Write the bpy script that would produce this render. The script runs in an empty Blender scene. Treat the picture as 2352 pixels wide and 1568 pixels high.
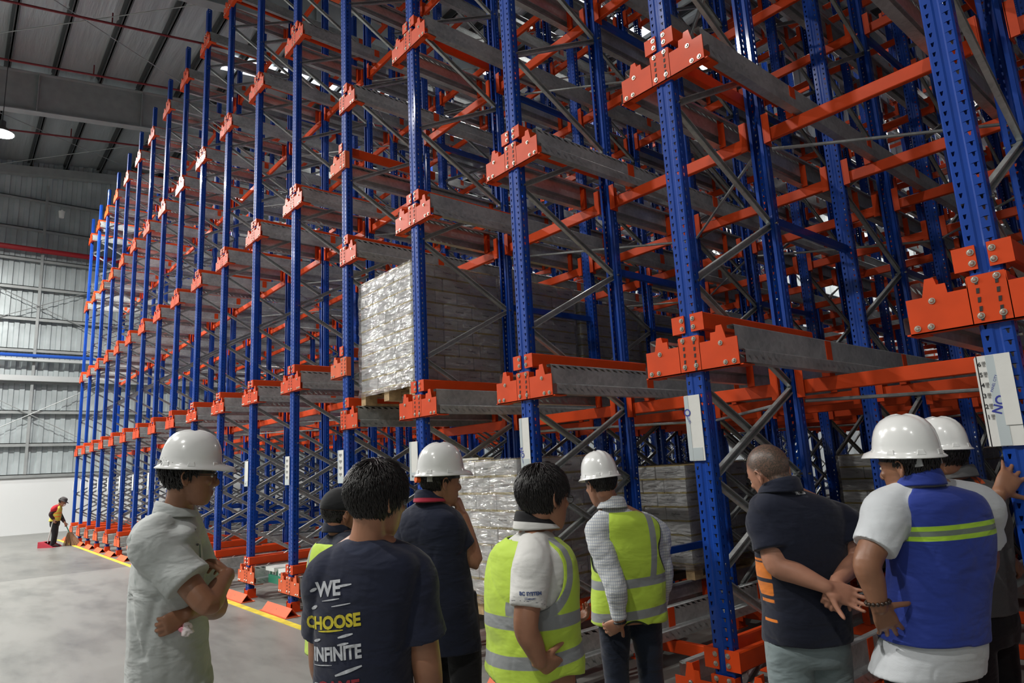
import bpy, bmesh, math, random
import numpy as np
from mathutils import Vector, Matrix, noise
from mathutils.bvhtree import BVHTree
PI = math.pi
S = bpy.context.scene
COL = S.collection
# ------------------------------------------------------------------ camera
FPX = 1526.0
YAW, PITCH, ROLL = 0.862, 0.186, -0.053
CAM = Vector((6.833, -3.382, 1.6))
_F = Vector((-math.sin(YAW)*math.cos(PITCH), math.cos(YAW)*math.cos(PITCH), math.sin(PITCH)))
_R0 = Vector((math.cos(YAW), math.sin(YAW), 0))
_U0 = _R0.cross(_F)
_R = math.cos(ROLL)*_R0 + math.sin(ROLL)*_U0
_U = -math.sin(ROLL)*_R0 + math.cos(ROLL)*_U0
cd = bpy.data.cameras.new('camera'); cam = bpy.data.objects.new('camera', cd); COL.objects.link(cam)
cd.sensor_width = 36.0; cd.lens = FPX*36.0/2352.0; cd.clip_start = 0.05; cd.clip_end = 200
_m = Matrix.Identity(4)
for r in range(3):
    _m[r][0] = _R[r]; _m[r][1] = _U[r]; _m[r][2] = -_F[r]; _m[r][3] = CAM[r]
cam.matrix_world = _m
S.camera = cam

def at(u, v, d):
    """point seen at photo pixel (u, v) whose distance along the view axis is d metres"""
    return CAM + d*(_F + _R*((u-1176.0)/FPX) - _U*((v-784.0)/FPX))

# ------------------------------------------------------------------ world, exposure, lamps of the hall and added fill lamps
w = bpy.data.worlds.new('world'); S.world = w; w.use_nodes = True
w.node_tree.nodes['Background'].inputs[0].default_value = (0.75, 0.82, 0.9, 1)
w.node_tree.nodes['Background'].inputs[1].default_value = 0.008
S.view_settings.view_transform = 'Standard'; S.view_settings.look = 'None'
S.view_settings.exposure = -0.22; S.view_settings.gamma = 1.0; S.view_settings.use_curve_mapping = False

def lamp_light(loc, power, size=0.45, color=(1, 0.97, 0.92), spread=150):
    l = bpy.data.lights.new('lamp_light', 'AREA'); l.energy = power; l.shape = 'DISK'; l.size = size
    l.color = color; l.spread = math.radians(spread)
    o = bpy.data.objects.new('lamp_light', l); COL.objects.link(o); o.location = loc
    return o
AISLE_LAMPS = [(-16.4, -2.85, 12.0), (-9.0, -7.5, 12.2), (-1.0, -9.5, 12.0), (7.5, -9.5, 11.8), (-16.4, -9.5, 12.0), (-22.5, -9.5, 12.0), (13.0, -12.5, 11.0)]  # last three are added fill: a pair brightens the end wall, one lifts ambient
AISLE_POWER = [2300, 1600, 1150, 560, 1500, 1500, 300]
RACK_LAMPS = [(-7.2, 8.3, 13.4), (-15.5, 8.3, 13.2), (0.8, 8.6, 13.6), (-7.4, 16.5, 13.8), (-15.5, 17.5, 13.6), (2.5, 17.0, 13.8)]
FAR_LAMPS = [(-12, 21.0, 12.5), (-4, 21.0, 12.5), (4, 21.0, 12.5), (-20.5, 21.0, 12.5)]
for p, e in zip(AISLE_LAMPS, AISLE_POWER): lamp_light(p, e, spread=178 if p[0] < -12 else 155)
RACK_POWER = [520, 700, 120, 380, 600, 60]
for p, e in zip(RACK_LAMPS, RACK_POWER): lamp_light(p, e)
for p in FAR_LAMPS: lamp_light(p, 800)

# ------------------------------------------------------------------ materials
def node(nt, t, **kw):
    n = nt.nodes.new(t)
    for k, v in kw.items(): setattr(n, k, v)
    return n
def newmat(name):
    m = bpy.data.materials.new(name); m.use_nodes = True
    nt = m.node_tree; return m, nt, nt.nodes['Principled BSDF']
def simple(name, color, rough=0.5, metal=0.0, coat=0.0, noise_amt=0.0, scale=8.0, bump=0.0, bscale=60.0, emis=None, estr=0.0, spec=0.5, alpha=None, trans=0.0):
    m, nt, b = newmat(name); L = nt.links.new
    b.inputs['Base Color'].default_value = (*color, 1); b.inputs['Roughness'].default_value = rough
    b.inputs['Metallic'].default_value = metal; b.inputs['Coat Weight'].default_value = coat
    b.inputs['Coat Roughness'].default_value = 0.12
    b.inputs['Specular IOR Level'].default_value = spec
    if trans: b.inputs['Transmission Weight'].default_value = trans
    if alpha is not None: b.inputs['Alpha'].default_value = alpha
    if emis: b.inputs['Emission Color'].default_value = (*emis, 1); b.inputs['Emission Strength'].default_value = estr
    if noise_amt or bump:
        tc = node(nt, 'ShaderNodeTexCoord')
    if noise_amt:
        nz = node(nt, 'ShaderNodeTexNoise'); nz.inputs['Scale'].default_value = scale; nz.inputs['Detail'].default_value = 5
        L(tc.outputs['Object'], nz.inputs['Vector'])
        mp = node(nt, 'ShaderNodeMapRange'); mp.inputs[1].default_value = 0.3; mp.inputs[2].default_value = 0.7
        mp.inputs[3].default_value = 1-noise_amt; mp.inputs[4].default_value = 1+noise_amt
        L(nz.outputs['Fac'], mp.inputs[0])
        mx = node(nt, 'ShaderNodeVectorMath', operation='SCALE'); mx.inputs[0].default_value = color
        L(mp.outputs[0], mx.inputs['Scale']); L(mx.outputs[0], b.inputs['Base Color'])
    if bump:
        nb = node(nt, 'ShaderNodeTexNoise'); nb.inputs['Scale'].default_value = bscale; nb.inputs['Detail'].default_value = 6
        L(tc.outputs['Object'], nb.inputs['Vector'])
        bp = node(nt, 'ShaderNodeBump'); bp.inputs['Strength'].default_value = bump; bp.inputs['Distance'].default_value = 0.02
        L(nb.outputs['Fac'], bp.inputs['Height']); L(bp.outputs[0], b.inputs['Normal'])
    return m
M = {}
M['blue'] = simple('blue_paint', (0.002, 0.046, 0.31), 0.5, spec=0.2, coat=0.45, noise_amt=0.12, scale=3, bump=0.06, bscale=25)
M['blue'].node_tree.nodes['Principled BSDF'].inputs['Coat Roughness'].default_value = 0.07
M['orange'] = simple('orange_paint', (0.66, 0.060, 0.006), 0.5, coat=0.03, spec=0.3, noise_amt=0.1, scale=5)
M['pink_orange'] = simple('dusty_orange_paint', (0.70, 0.125, 0.045), 0.6, spec=0.3, noise_amt=0.1, scale=5)
M['bolt'] = simple('zinc_bolt', (0.62, 0.6, 0.52), 0.3, metal=0.9)
M['pallet'] = simple('pallet_wood', (0.42, 0.29, 0.15), 0.8, noise_amt=0.3, scale=14, bump=0.3)
M['dark'] = simple('dark_rubber', (0.015, 0.015, 0.017), 0.6)
def galv():
    m, nt, b = newmat('galvanised_steel'); L = nt.links.new
    tc = node(nt, 'ShaderNodeTexCoord')
    v = node(nt, 'ShaderNodeTexVoronoi'); v.inputs['Scale'].default_value = 38; L(tc.outputs['Object'], v.inputs['Vector'])
    nz = node(nt, 'ShaderNodeTexNoise'); nz.inputs['Scale'].default_value = 4; nz.inputs['Detail'].default_value = 8; L(tc.outputs['Object'], nz.inputs['Vector'])
    mix = node(nt, 'ShaderNodeMath', operation='MULTIPLY_ADD'); mix.inputs[1].default_value = 0.28
    L(v.outputs['Color'], mix.inputs[0]); L(nz.outputs['Fac'], mix.inputs[2])
    cr = node(nt, 'ShaderNodeValToRGB'); cr.color_ramp.elements[0].position = 0.35; cr.color_ramp.elements[1].position = 0.95
    cr.color_ramp.elements[0].color = (0.30, 0.325, 0.325, 1); cr.color_ramp.elements[1].color = (0.60, 0.63, 0.62, 1)
    L(mix.outputs[0], cr.inputs[0]); L(cr.outputs[0], b.inputs['Base Color'])
    b.inputs['Metallic'].default_value = 0.5
    mr = node(nt, 'ShaderNodeMapRange'); mr.inputs[3].default_value = 0.3; mr.inputs[4].default_value = 0.52
    L(nz.outputs['Fac'], mr.inputs[0]); L(mr.outputs[0], b.inputs['Roughness'])
    return m
M['galv'] = galv()

# ------------------------------------------------------------------ object helpers
def link(name, me, mat=None, parent=None, loc=None):
    o = bpy.data.objects.new(name, me); COL.objects.link(o)
    if mat is not None and me is not None:
        for mm in (mat if isinstance(mat, (list, tuple)) else [mat]): me.materials.append(mm)
    if parent is not None: o.parent = parent
    if loc is not None: o.location = loc
    return o
def empty(name, loc=(0, 0, 0), rz=0.0):
    o = bpy.data.objects.new(name, None); COL.objects.link(o); o.location = loc; o.rotation_euler = (0, 0, rz)
    o.empty_display_size = 0.1
    return o
def tag(o, label=None, cat=None, group=None, kind=None):
    if label: o['label'] = label
    if cat: o['category'] = cat
    if group: o['group'] = group
    if kind: o['kind'] = kind
    return o
class MB:
    """collects verts and faces for one mesh object"""
    def __init__(s): s.v = []; s.f = []; s.mi = []; s.cur = 0; s.smooth = False
    def add(s, vs, fs):
        n = len(s.v); s.v += [tuple(p) for p in vs]
        for f in fs: s.f.append(tuple(n+i for i in f)); s.mi.append(s.cur)
    def box(s, a, b, bev=0.0):
        x0, y0, z0 = a; x1, y1, z1 = b
        vs = [(x0,y0,z0),(x1,y0,z0),(x1,y1,z0),(x0,y1,z0),(x0,y0,z1),(x1,y0,z1),(x1,y1,z1),(x0,y1,z1)]
        s.add(vs, [(0,3,2,1),(4,5,6,7),(0,1,5,4),(1,2,6,5),(2,3,7,6),(3,0,4,7)])
    def obox(s, p, ax, ay, az):
        """box centred p with half-axis vectors"""
        p, ax, ay, az = map(Vector, (p, ax, ay, az))
        vs = [p+sx*ax+sy*ay+sz*az for sz in (-1, 1) for sx, sy in ((-1,-1),(1,-1),(1,1),(-1,1))]
        s.add(vs, [(0,3,2,1),(4,5,6,7),(0,1,5,4),(1,2,6,5),(2,3,7,6),(3,0,4,7)])
    def prism(s, poly, axis, a, b):
        """poly in the plane across axis, extruded a..b"""
        def mk(p, t):
            return {'x': (t, p[0], p[1]), 'y': (p[0], t, p[1]), 'z': (p[0], p[1], t)}[axis]
        n = len(poly); vs = [mk(p, a) for p in poly]+[mk(p, b) for p in poly]
        fs = [tuple(range(n-1, -1, -1)), tuple(range(n, 2*n))]+[(i, (i+1) % n, n+(i+1) % n, n+i) for i in range(n)]
        s.add(vs, fs)
    def tube(s, p0, p1, r, n=8, r1=None):
        p0, p1 = Vector(p0), Vector(p1); d = (p1-p0).normalized(); r1 = r if r1 is None else r1
        a = d.orthogonal().normalized(); b = d.cross(a)
        vs = [p0+r*(math.cos(2*PI*i/n)*a+math.sin(2*PI*i/n)*b) for i in range(n)]+[p1+r1*(math.cos(2*PI*i/n)*a+math.sin(2*PI*i/n)*b) for i in range(n)]
        s.add(vs, [tuple(range(n-1, -1, -1)), tuple(range(n, 2*n))]+[(i, (i+1) % n, n+(i+1) % n, n+i) for i in range(n)])
    def mesh(s, name, smooth=False):
        me = bpy.data.meshes.new(name); me.from_pydata(s.v, [], s.f)
        me.polygons.foreach_set('material_index', s.mi)
        me.update()
        bm = bmesh.new(); bm.from_mesh(me); bmesh.ops.recalc_face_normals(bm, faces=bm.faces); bm.to_mesh(me); bm.free()
        if smooth: me.polygons.foreach_set('use_smooth', [True]*len(me.polygons))
        return me
    def build(s, name, mat, parent=None, loc=None, smooth=False):
        return link(name, s.mesh(name, smooth), mat, parent, loc)
def part_copy(src_me, name, parent, loc=(0, 0, 0), rot=(0, 0, 0), scale=None):
    o = bpy.data.objects.new(name, src_me); COL.objects.link(o); o.parent = parent
    o.location = loc; o.rotation_euler = rot
    if scale: o.scale = scale
    return o
def copy_tree(o, parent=None):
    c = o.copy(); COL.objects.link(c); c.parent = parent
    for ch in list(o.children): copy_tree(ch, c)
    return c
ORD = ['zeroth','first','second','third','fourth','fifth','sixth','seventh','eighth','ninth','tenth','eleventh','twelfth','thirteenth','fourteenth','fifteenth','sixteenth','seventeenth','eighteenth','nineteenth','twentieth','twenty-first','twenty-second']
# ================================================================== THE HALL
def floor_mat():
    m, nt, b = newmat('polished_concrete'); L = nt.links.new
    tc = node(nt, 'ShaderNodeTexCoord')
    mp = node(nt, 'ShaderNodeMapping'); mp.inputs['Scale'].default_value = (0.35, 1.1, 1); mp.inputs['Rotation'].default_value = (0, 0, 0.5)
    L(tc.outputs['Object'], mp.inputs[0])
    n1 = node(nt, 'ShaderNodeTexNoise'); n1.inputs['Scale'].default_value = 1.3; n1.inputs['Detail'].default_value = 9; n1.inputs['Roughness'].default_value = 0.62
    n2 = node(nt, 'ShaderNodeTexNoise'); n2.inputs['Scale'].default_value = 7; n2.inputs['Detail'].default_value = 8; n2.inputs['Roughness'].default_value = 0.7
    L(mp.outputs[0], n1.inputs['Vector']); L(mp.outputs[0], n2.inputs['Vector'])
    ad = node(nt, 'ShaderNodeMath', operation='MULTIPLY_ADD'); ad.inputs[1].default_value = 0.35; L(n2.outputs['Fac'], ad.inputs[0]); L(n1.outputs['Fac'], ad.inputs[2])
    cr = node(nt, 'ShaderNodeValToRGB'); cr.color_ramp.elements[0].position = 0.38; cr.color_ramp.elements[1].position = 0.72
    cr.color_ramp.elements[0].color = (0.085, 0.085, 0.08, 1); cr.color_ramp.elements[1].color = (0.25, 0.252, 0.235, 1)
    e = cr.color_ramp.elements.new(0.55); e.color = (0.185, 0.188, 0.175, 1)
    L(ad.outputs[0], cr.inputs[0]); L(cr.outputs[0], b.inputs['Base Color'])
    mr = node(nt, 'ShaderNodeMapRange'); mr.inputs[3].default_value = 0.22; mr.inputs[4].default_value = 0.5
    L(n1.outputs['Fac'], mr.inputs[0]); L(mr.outputs[0], b.inputs['Roughness'])
    return m
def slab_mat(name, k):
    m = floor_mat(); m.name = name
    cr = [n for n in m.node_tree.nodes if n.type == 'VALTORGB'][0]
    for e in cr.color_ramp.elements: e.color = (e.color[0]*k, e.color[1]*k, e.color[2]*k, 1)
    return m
mb = MB(); mb.box((-9.2, -18, -0.2), (14, 24, 0))
tag(mb.build('floor', floor_mat()), 'pale grey concrete floor slab of the aisle', kind='structure')
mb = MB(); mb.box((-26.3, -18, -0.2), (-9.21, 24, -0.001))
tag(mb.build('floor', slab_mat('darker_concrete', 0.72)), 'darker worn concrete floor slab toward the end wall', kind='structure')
# painted line along the rack
mb = MB(); mb.box((-20.6, -0.31, 0.0), (11, -0.22, 0.004))
tag(mb.build('trim_1', simple('yellow_line_paint', (0.75, 0.6, 0.05), 0.5, noise_amt=0.25, scale=6)), 'yellow painted line on the floor along the rack', kind='structure')

# end wall: smooth white panel below, ribbed metal sheet above
mb = MB(); mb.box((-26.3, -18, 0), (-26.0, 24, 2.25))
tag(mb.build('wall_left', simple('white_wall_panel', (0.62, 0.64, 0.64), 0.55)), 'smooth white lower part of the end wall', kind='structure')
def sheet(n0, n1, pitch, depth, z0, z1, x, axis='y'):
    mb = MB(); y = n0; pts = []
    while y < n1:
        pts += [(y, 0), (y+pitch*0.42, 0), (y+pitch*0.5, depth), (y+pitch*0.92, depth)]; y += pitch
    for i in range(len(pts)-1):
        (a, da), (b, db) = pts[i], pts[i+1]
        if axis == 'y': mb.add([(x+da, a, z0), (x+db, b, z0), (x+db, b, z1), (x+da, a, z1)], [(0, 1, 2, 3)])
        else: mb.add([(a, x+da, z0), (b, x+db, z0), (b, x+db, z1), (a, x+da, z1)], [(0, 1, 2, 3)])
    return mb
tag(sheet(-26.2, 14, 0.36, 0.05, 0, 15.5, -18.05, 'x').build('wall_front', simple('ribbed_sheet_far', (0.3, 0.34, 0.35), 0.5)), 'ribbed grey metal wall on the far side of the aisle', kind='structure')
mb = MB(); mb.box((14.0, -18, 0), (14.1, 24, 18.4)); tag(mb.build('wall_right', simple('grey_wall_panel', (0.3, 0.32, 0.32), 0.6)), 'plain grey wall beyond the right end of the rack', kind='structure')
MSH = simple('ribbed_sheet', (0.42, 0.47, 0.48), 0.42, metal=0.25, noise_amt=0.16, scale=1.2, bump=0.1, bscale=3)
tag(sheet(-18, 24, 0.36, 0.05, 2.25, 17.0, -26.2).build('wall_left', MSH), 'ribbed grey metal sheet cladding of the end wall', kind='structure')
tag(sheet(-26.2, 14, 0.36, 0.05, 0, 18.5, 24.0, 'x').build('wall_back', MSH), 'ribbed grey metal back wall seen through the racks', kind='structure')
MST = simple('steel_grey_paint', (0.3, 0.32, 0.32), 0.45, metal=0.3, noise_amt=0.1, scale=3)
MDK = simple('dark_steel', (0.07, 0.075, 0.078), 0.5, metal=0.3)
def girt(z):
    mb = MB(); mb.box((-26.15, -18, z), (-25.93, 24, z+0.03)); mb.box((-25.96, -18, z-0.11), (-25.93, 24, z+0.03))
    return mb
for k, z in enumerate([2.28, 3.5, 4.8, 6.0, 7.3, 8.6, 9.9, 11.1, 12.4, 13.7]):
    o = girt(z).build('trim_%d' % (k+2), MST); tag(o, 'horizontal steel girt across the ribbed end wall', kind='structure')
for k, y in enumerate([-9.1, -0.9, 7.3, 15.5]):
    mb = MB(); mb.box((-25.95, y-0.05, 2.3), (-25.9, y+0.05, 14.4))
    tag(mb.build('trim_%d' % (k+20), MST), 'slim upright steel post on the ribbed end wall', kind='structure')
# crossed tie rods on the wall
for k, (z0, z1) in enumerate([(2.4, 6.9), (7.2, 11.0)]):
    for j, (ya, yb) in enumerate([(-5.0, 3.2), (3.2, -5.0), (-13.2, -5.0), (-5.0, -13.2), (3.2, 11.4), (11.4, 3.2)]):
        mb = MB(); mb.tube((-25.85, ya, z0), (-25.85, yb, z1), 0.018, 6)
        tag(mb.build('trim_%d' % (k*6+j+30), MST), 'thin crossed tie rod in front of the end wall', kind='structure')
mb = MB(); mb.tube((-25.75, -18, 11.45), (-25.75, 24, 11.45), 0.11, 12)
for y in range(-17, 24, 2): mb.tube((-25.75, y, 11.45), (-25.75, y+0.06, 11.45), 0.13, 12)
tag(mb.build('sprinkler_main_pipe', simple('red_pipe', (0.33, 0.012, 0.02), 0.35), smooth=False), 'thick red sprinkler main pipe along the end wall', 'pipe')
mb = MB(); mb.tube((-25.8, -18, 7.02), (-25.8, 24, 7.02), 0.07, 10)
tag(mb.build('conduit_pipe', simple('blue_pipe', (0.02, 0.1, 0.5), 0.35)), 'thin blue pipe running along the end wall below its middle', 'pipe')
mb = MB(); mb.box((-25.92, -18, 6.78), (-25.66, 24, 6.88)); mb.box((-25.92, -18, 5.98), (-25.7, 24, 6.2))
tag(mb.build('cable_tray', simple('tray', (0.5, 0.53, 0.53), 0.4, metal=0.4)), 'light grey cable tray under the blue pipe', 'tray')
# camera on the wall
e = tag(empty('security_camera', (-25.9, -0.4, 13.2)), 'small white security camera high on the ribbed end wall', 'camera')
MW = simple('white_plastic', (0.8, 0.8, 0.78), 0.3)
mb = MB(); mb.box((0, -0.03, -0.02), (0.6, 0.03, 0.02)); mb.build('arm', MW, e)
mb = MB(); mb.tube((0.5, 0, -0.3), (0.5, 0, -0.02), 0.09, 14, 0.12); mb.build('housing', MW, e)

# roof: foil ceiling, rafters, purlins.  rises toward +y
def RZ(y): return 14.95+0.13*(y+3)
def foil():
    m, nt, b = newmat('roof_foil'); L = nt.links.new
    tc = node(nt, 'ShaderNodeTexCoord'); mp = node(nt, 'ShaderNodeMapping'); mp.inputs['Scale'].default_value = (0.12, 1.2, 1)
    L(tc.outputs['Object'], mp.inputs[0])
    nz = node(nt, 'ShaderNodeTexNoise'); nz.inputs['Scale'].default_value = 2.0; nz.inputs['Detail'].default_value = 5; L(mp.outputs[0], nz.inputs['Vector'])
    cr = node(nt, 'ShaderNodeValToRGB'); cr.color_ramp.elements[0].color = (0.32, 0.35, 0.36, 1); cr.color_ramp.elements[1].color = (0.55, 0.6, 0.61, 1)
    L(nz.outputs['Fac'], cr.inputs[0]); L(cr.outputs[0], b.inputs['Base Color'])
    b.inputs['Metallic'].default_value = 0.55; b.inputs['Roughness'].default_value = 0.42
    bp = node(nt, 'ShaderNodeBump'); bp.inputs['Strength'].default_value = 0.5; bp.inputs['Distance'].default_value = 0.15
    L(nz.outputs['Fac'], bp.inputs['Height']); L(bp.outputs[0], b.inputs['Normal'])
    return m
mb = MB()
ny = 34; ys = [-18+42*i/ny for i in range(ny+1)]
xs = [-26.2+i*1.34 for i in range(31)]
vs = []
for j, y in enumerate(ys):
    for i, x in enumerate(xs): vs.append((x, y, RZ(y)+0.28+0.05*math.sin(i*1.9)+0.04*noise.noise(Vector((x*0.7, y*0.9, 0)))))
nx = len(xs)
mb.add(vs, [(j*nx+i, j*nx+i+1, (j+1)*nx+i+1, (j+1)*nx+i) for j in range(ny) for i in range(nx-1)])
tag(mb.build('ceiling', foil(), smooth=True), 'silver foil insulated underside of the roof', kind='structure')
k = 50
y = -2.8-1.25*12
while y < 23.5:
    z = RZ(y); mb = MB()
    mb.box((-26.2, y-0.02, z), (14, y+0.02, z+0.24)); mb.box((-26.2, y-0.05, z), (14, y+0.06, z+0.02)); mb.box((-26.2, y-0.12, z+0.22), (14, y+0.02, z+0.24))
    tag(mb.build('trim_%d' % k, MDK), 'dark steel roof purlin running toward the end wall', kind='structure'); k += 1
    y += 1.25
for x in (-18.0, -10.0, -2.0, 6.0):
    mb = MB(); 
    def P(y, dz): return (y, RZ(y)+dz)
    for xa, xb, d0, d1 in ((x-0.012, x+0.012, -1.35, -0.02), (x-0.16, x+0.16, -1.38, -1.35), (x-0.16, x+0.16, -0.03, 0.0)):
        mb.prism([P(-18, d0), P(24, d0), P(24, d1), P(-18, d1)], 'x', xa, xb)
    for y in range(-17, 24, 3): mb.prism([P(y, -1.35), P(y+0.03, -1.35), P(y+0.03, -0.03), P(y, -0.03)], 'x', x-0.14, x+0.14)
    tag(mb.build('trim_%d' % k, MST), 'deep steel roof rafter with welded stiffeners', kind='structure'); k += 1
mb = MB(); mb.prism([(-18, 12.6), (24, 18.05), (24, 18.4), (-18, 12.95)], 'x', -26.1, -25.8)
tag(mb.build('trim_%d' % k, MST), 'steel edge beam where the end wall meets the roof', kind='structure')
# sprinkler pipes and tie rods below the roof
MRP = M['redpipe'] = simple('dark_red_pipe', (0.16, 0.01, 0.015), 0.45)
def roofpipe(xa, ya, xb, yb, dz, r, mat, name, label, cat, drops=0):
    mb = MB(); mb.tube((xa, ya, RZ(ya)+dz), (xb, yb, RZ(yb)+dz), r, 8)
    for i in range(drops):
        t = (i+0.5)/drops; x = xa+(xb-xa)*t; y = ya+(yb-ya)*t; z = RZ(y)+dz; mb.tube((x, y, z), (x, y, z+0.35), 0.02, 6)
    return tag(mb.build(name, mat), label, cat)
roofpipe(-13.6, -10, -12.6, 22, -0.5, 0.035, MRP, 'sprinkler_branch_pipe', 'thin dark red sprinkler branch under the roof nearest the camera', 'pipe', 12)
roofpipe(-16.6, -10, -16.0, 22, -0.5, 0.035, MRP, 'sprinkler_branch_pipe', 'thin dark red sprinkler branch just in front of the deep rafter', 'pipe', 12)
roofpipe(-21.6, -10, -21.0, 22, -0.5, 0.035, MRP, 'sprinkler_branch_pipe', 'thin dark red sprinkler branch between rafter and end wall', 'pipe', 12)
for a, b_ in (((-18, -6), (-25.9, 4)), ((-25.9, -3.5), (-18, 6)), ((-10, -6), (-17.8, 4)), ((-17.8, -6), (-10, 3))):
    mb = MB(); mb.tube((a[0], a[1], RZ(a[1])-0.35), (b_[0], b_[1], RZ(b_[1])-0.35), 0.015, 6)
    tag(mb.build('trim_%d' % (k+1), MST), 'thin diagonal roof tie rod', kind='structure'); k += 1
# lamps
MEM = simple('lamp_glow', (1, 1, 1), 0.5, emis=(1, 0.98, 0.94), estr=60)
def high_bay(p, label, r=0.24):
    e = tag(empty('high_bay_lamp', p), label, 'lamp', 'high bay lamps under the roof')
    mb = MB(); mb.tube((0, 0, 0.03), (0, 0, 0.2), r*1.1, 20, r*0.5); mb.tube((0, 0, 0.2), (0, 0, 0.42), 0.09, 12); mb.build('lamp_housing', MDK, e)
    mb = MB(); mb.tube((0, 0, 0.015), (0, 0, 0.03), r, 20); mb.build('lens', MEM, e)
    mb = MB(); mb.tube((0, 0, 0.42), (0, 0, RZ(p[1])-p[2]+0.27), 0.012, 6); mb.build('hanging_rod', MDK, e)
high_bay(AISLE_LAMPS[0], 'glaring round high bay lamp over the aisle near the end wall', 0.3)
for p, s_ in zip(AISLE_LAMPS[1:], ('second', 'third', 'fourth', 'set back second', 'set back first', 'last')): high_bay(p, 'high bay lamp over the aisle outside the picture, %s from end wall' % s_)
for p, s_ in zip(RACK_LAMPS, ('over the middle bays, front line', 'over the bays by the end wall, front line', 'over the right hand bays, front line', 'over the middle bays, rear line', 'over the bays by the end wall, rear line', 'over the right hand bays, rear line')): high_bay(p, 'high bay lamp '+s_)
for p, s_ in zip(FAR_LAMPS, ('second', 'third', 'fourth', 'first')): high_bay(p, 'high bay lamp over the far aisle, %s from the end wall' % s_)
# translucent roof light strips
MSK = simple('roof_light_sheet', (0.9, 0.95, 1), 0.5, emis=(0.9, 0.96, 1.0), estr=2.2)
for x, s_ in ((-7.0, 'middle'), (-15.2, 'left hand')):
    mb = MB(); a = (3.0, 22.0)
    mb.prism([(a[0], RZ(a[0])+0.20), (a[1], RZ(a[1])+0.20), (a[1], RZ(a[1])+0.215), (a[0], RZ(a[0])+0.215)], 'x', x-0.45, x+0.45)
    tag(mb.build('roof_light', MSK), 'bright long translucent roof light strip above the %s bays' % s_, 'roof light', 'roof light strips')
# ================================================================== THE RACKING
PITCH_X = 1.522
def XL(i): return (4-i)*PITCH_X - 0.03            # line of uprights, i = 0 nearest on the right
LV_R = [0.55, 2.447, 4.346, 6.277, 8.18, 10.1]     # guide tops, right hand block
LV_L = [0.55, 3.049, 5.545, 8.036, 10.531]         # left hand block
TOP = 11.08
DEPTH = 1.2; STEP = 2.45; NK = 8                    # frame depth, frame spacing, frames in depth
I0, I1 = -2, 17
UW = 0.062; UD = 0.085

def hole_strip(mb, P, a, b, ha, hb, z0, z1, pitch=0.05, hh=0.021, off=0.0, skew=0.003):
    """flat strip from a to b (1-D coordinate mapped by P(s, z)) with a column of real slots"""
    n = int((z1-z0)/pitch)
    for i in range(n):
        za = z0+i*pitch; zb = za+pitch; h0 = za+off+0.012; h1 = h0+hh
        V = [P(a, za), P(b, za), P(b, zb), P(a, zb), P(ha+skew, h0), P(hb-skew*0.4, h0), P(hb+skew*0.6, h1), P(ha-skew, h1)]
        mb.add(V, [(0, 1, 5, 4), (1, 2, 6, 5), (2, 3, 7, 6), (3, 0, 4, 7)])
    if z0+n*pitch < z1-1e-6: mb.add([P(a, z0+n*pitch), P(b, z0+n*pitch), P(b, z1), P(a, z1)], [(0, 1, 2, 3)])
def upright_mesh(h):
    mb = MB()
    w, d, c = UW, UD, 0.008
    z0 = 0.012
    def quad(x0, y0, x1, y1): mb.add([(x0, y0, z0), (x1, y1, z0), (x1, y1, h), (x0, y0, h)], [(0, 1, 2, 3)])
    for s in (-1, 1):
        P = lambda u, z, s=s: (s*u, 0.0, z)
        hole_strip(mb, P, 0.016, w-c, 0.033, 0.043, z0, h, off=0.02 if s > 0 else 0.0)
        quad(s*(w-c), 0, s*w, c)
        Q = lambda u, z, s=s: (s*w, u, z)
        hole_strip(mb, Q, c, d-0.024, 0.027, 0.037, z0, h, off=0.01)
        quad(s*w, d-0.024, s*(w-0.010), d-0.014); quad(s*(w-0.010), d-0.014, s*(w-0.010), d); quad(s*(w-0.010), d, s*(w-0.034), d)
    quad(-0.016, 0, -0.008, 0.005); quad(-0.008, 0.005, 0.008, 0.005); quad(0.008, 0.005, 0.016, 0)
    return mb.mesh('upright')
ME_UP = upright_mesh(TOP); ME_UP.materials.append(M['blue'])
def brace_mesh(y0, z0, y1, z1, side=0.012):
    """channel section brace in the plane of the frame"""
    mb = MB(); d = Vector((0, y1-y0, z1-z0)); L = d.length; d.normalize(); n = Vector((0, -d.z, d.y)); x = Vector((1, 0, 0))
    p = Vector((side, y0, z0)); q = Vector((side, y1, z1)); w = 0.0225; t = 0.03
    sec = [(0, -w), (t, -w), (t, -w+0.008), (0.003, -w+0.004), (0.003, w-0.004), (t, w-0.008), (t, w), (0, w)]
    va = [p+x*a+n*b for a, b in sec]; vb = [q+x*a+n*b for a, b in sec]; m = len(sec)
    mb.add(va+vb, [(i, (i+1) % m, m+(i+1) % m, m+i) for i in range(m)]+[tuple(range(m)), tuple(range(2*m-1, m-1, -1))])
    mb.cur = 1
    for yy, zz in ((y0+0.01, z0), (y1-0.01, z1)): mb.tube((-UW-0.006, yy, zz), (UW+0.012, yy, zz), 0.009, 6)
    return mb
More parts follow.
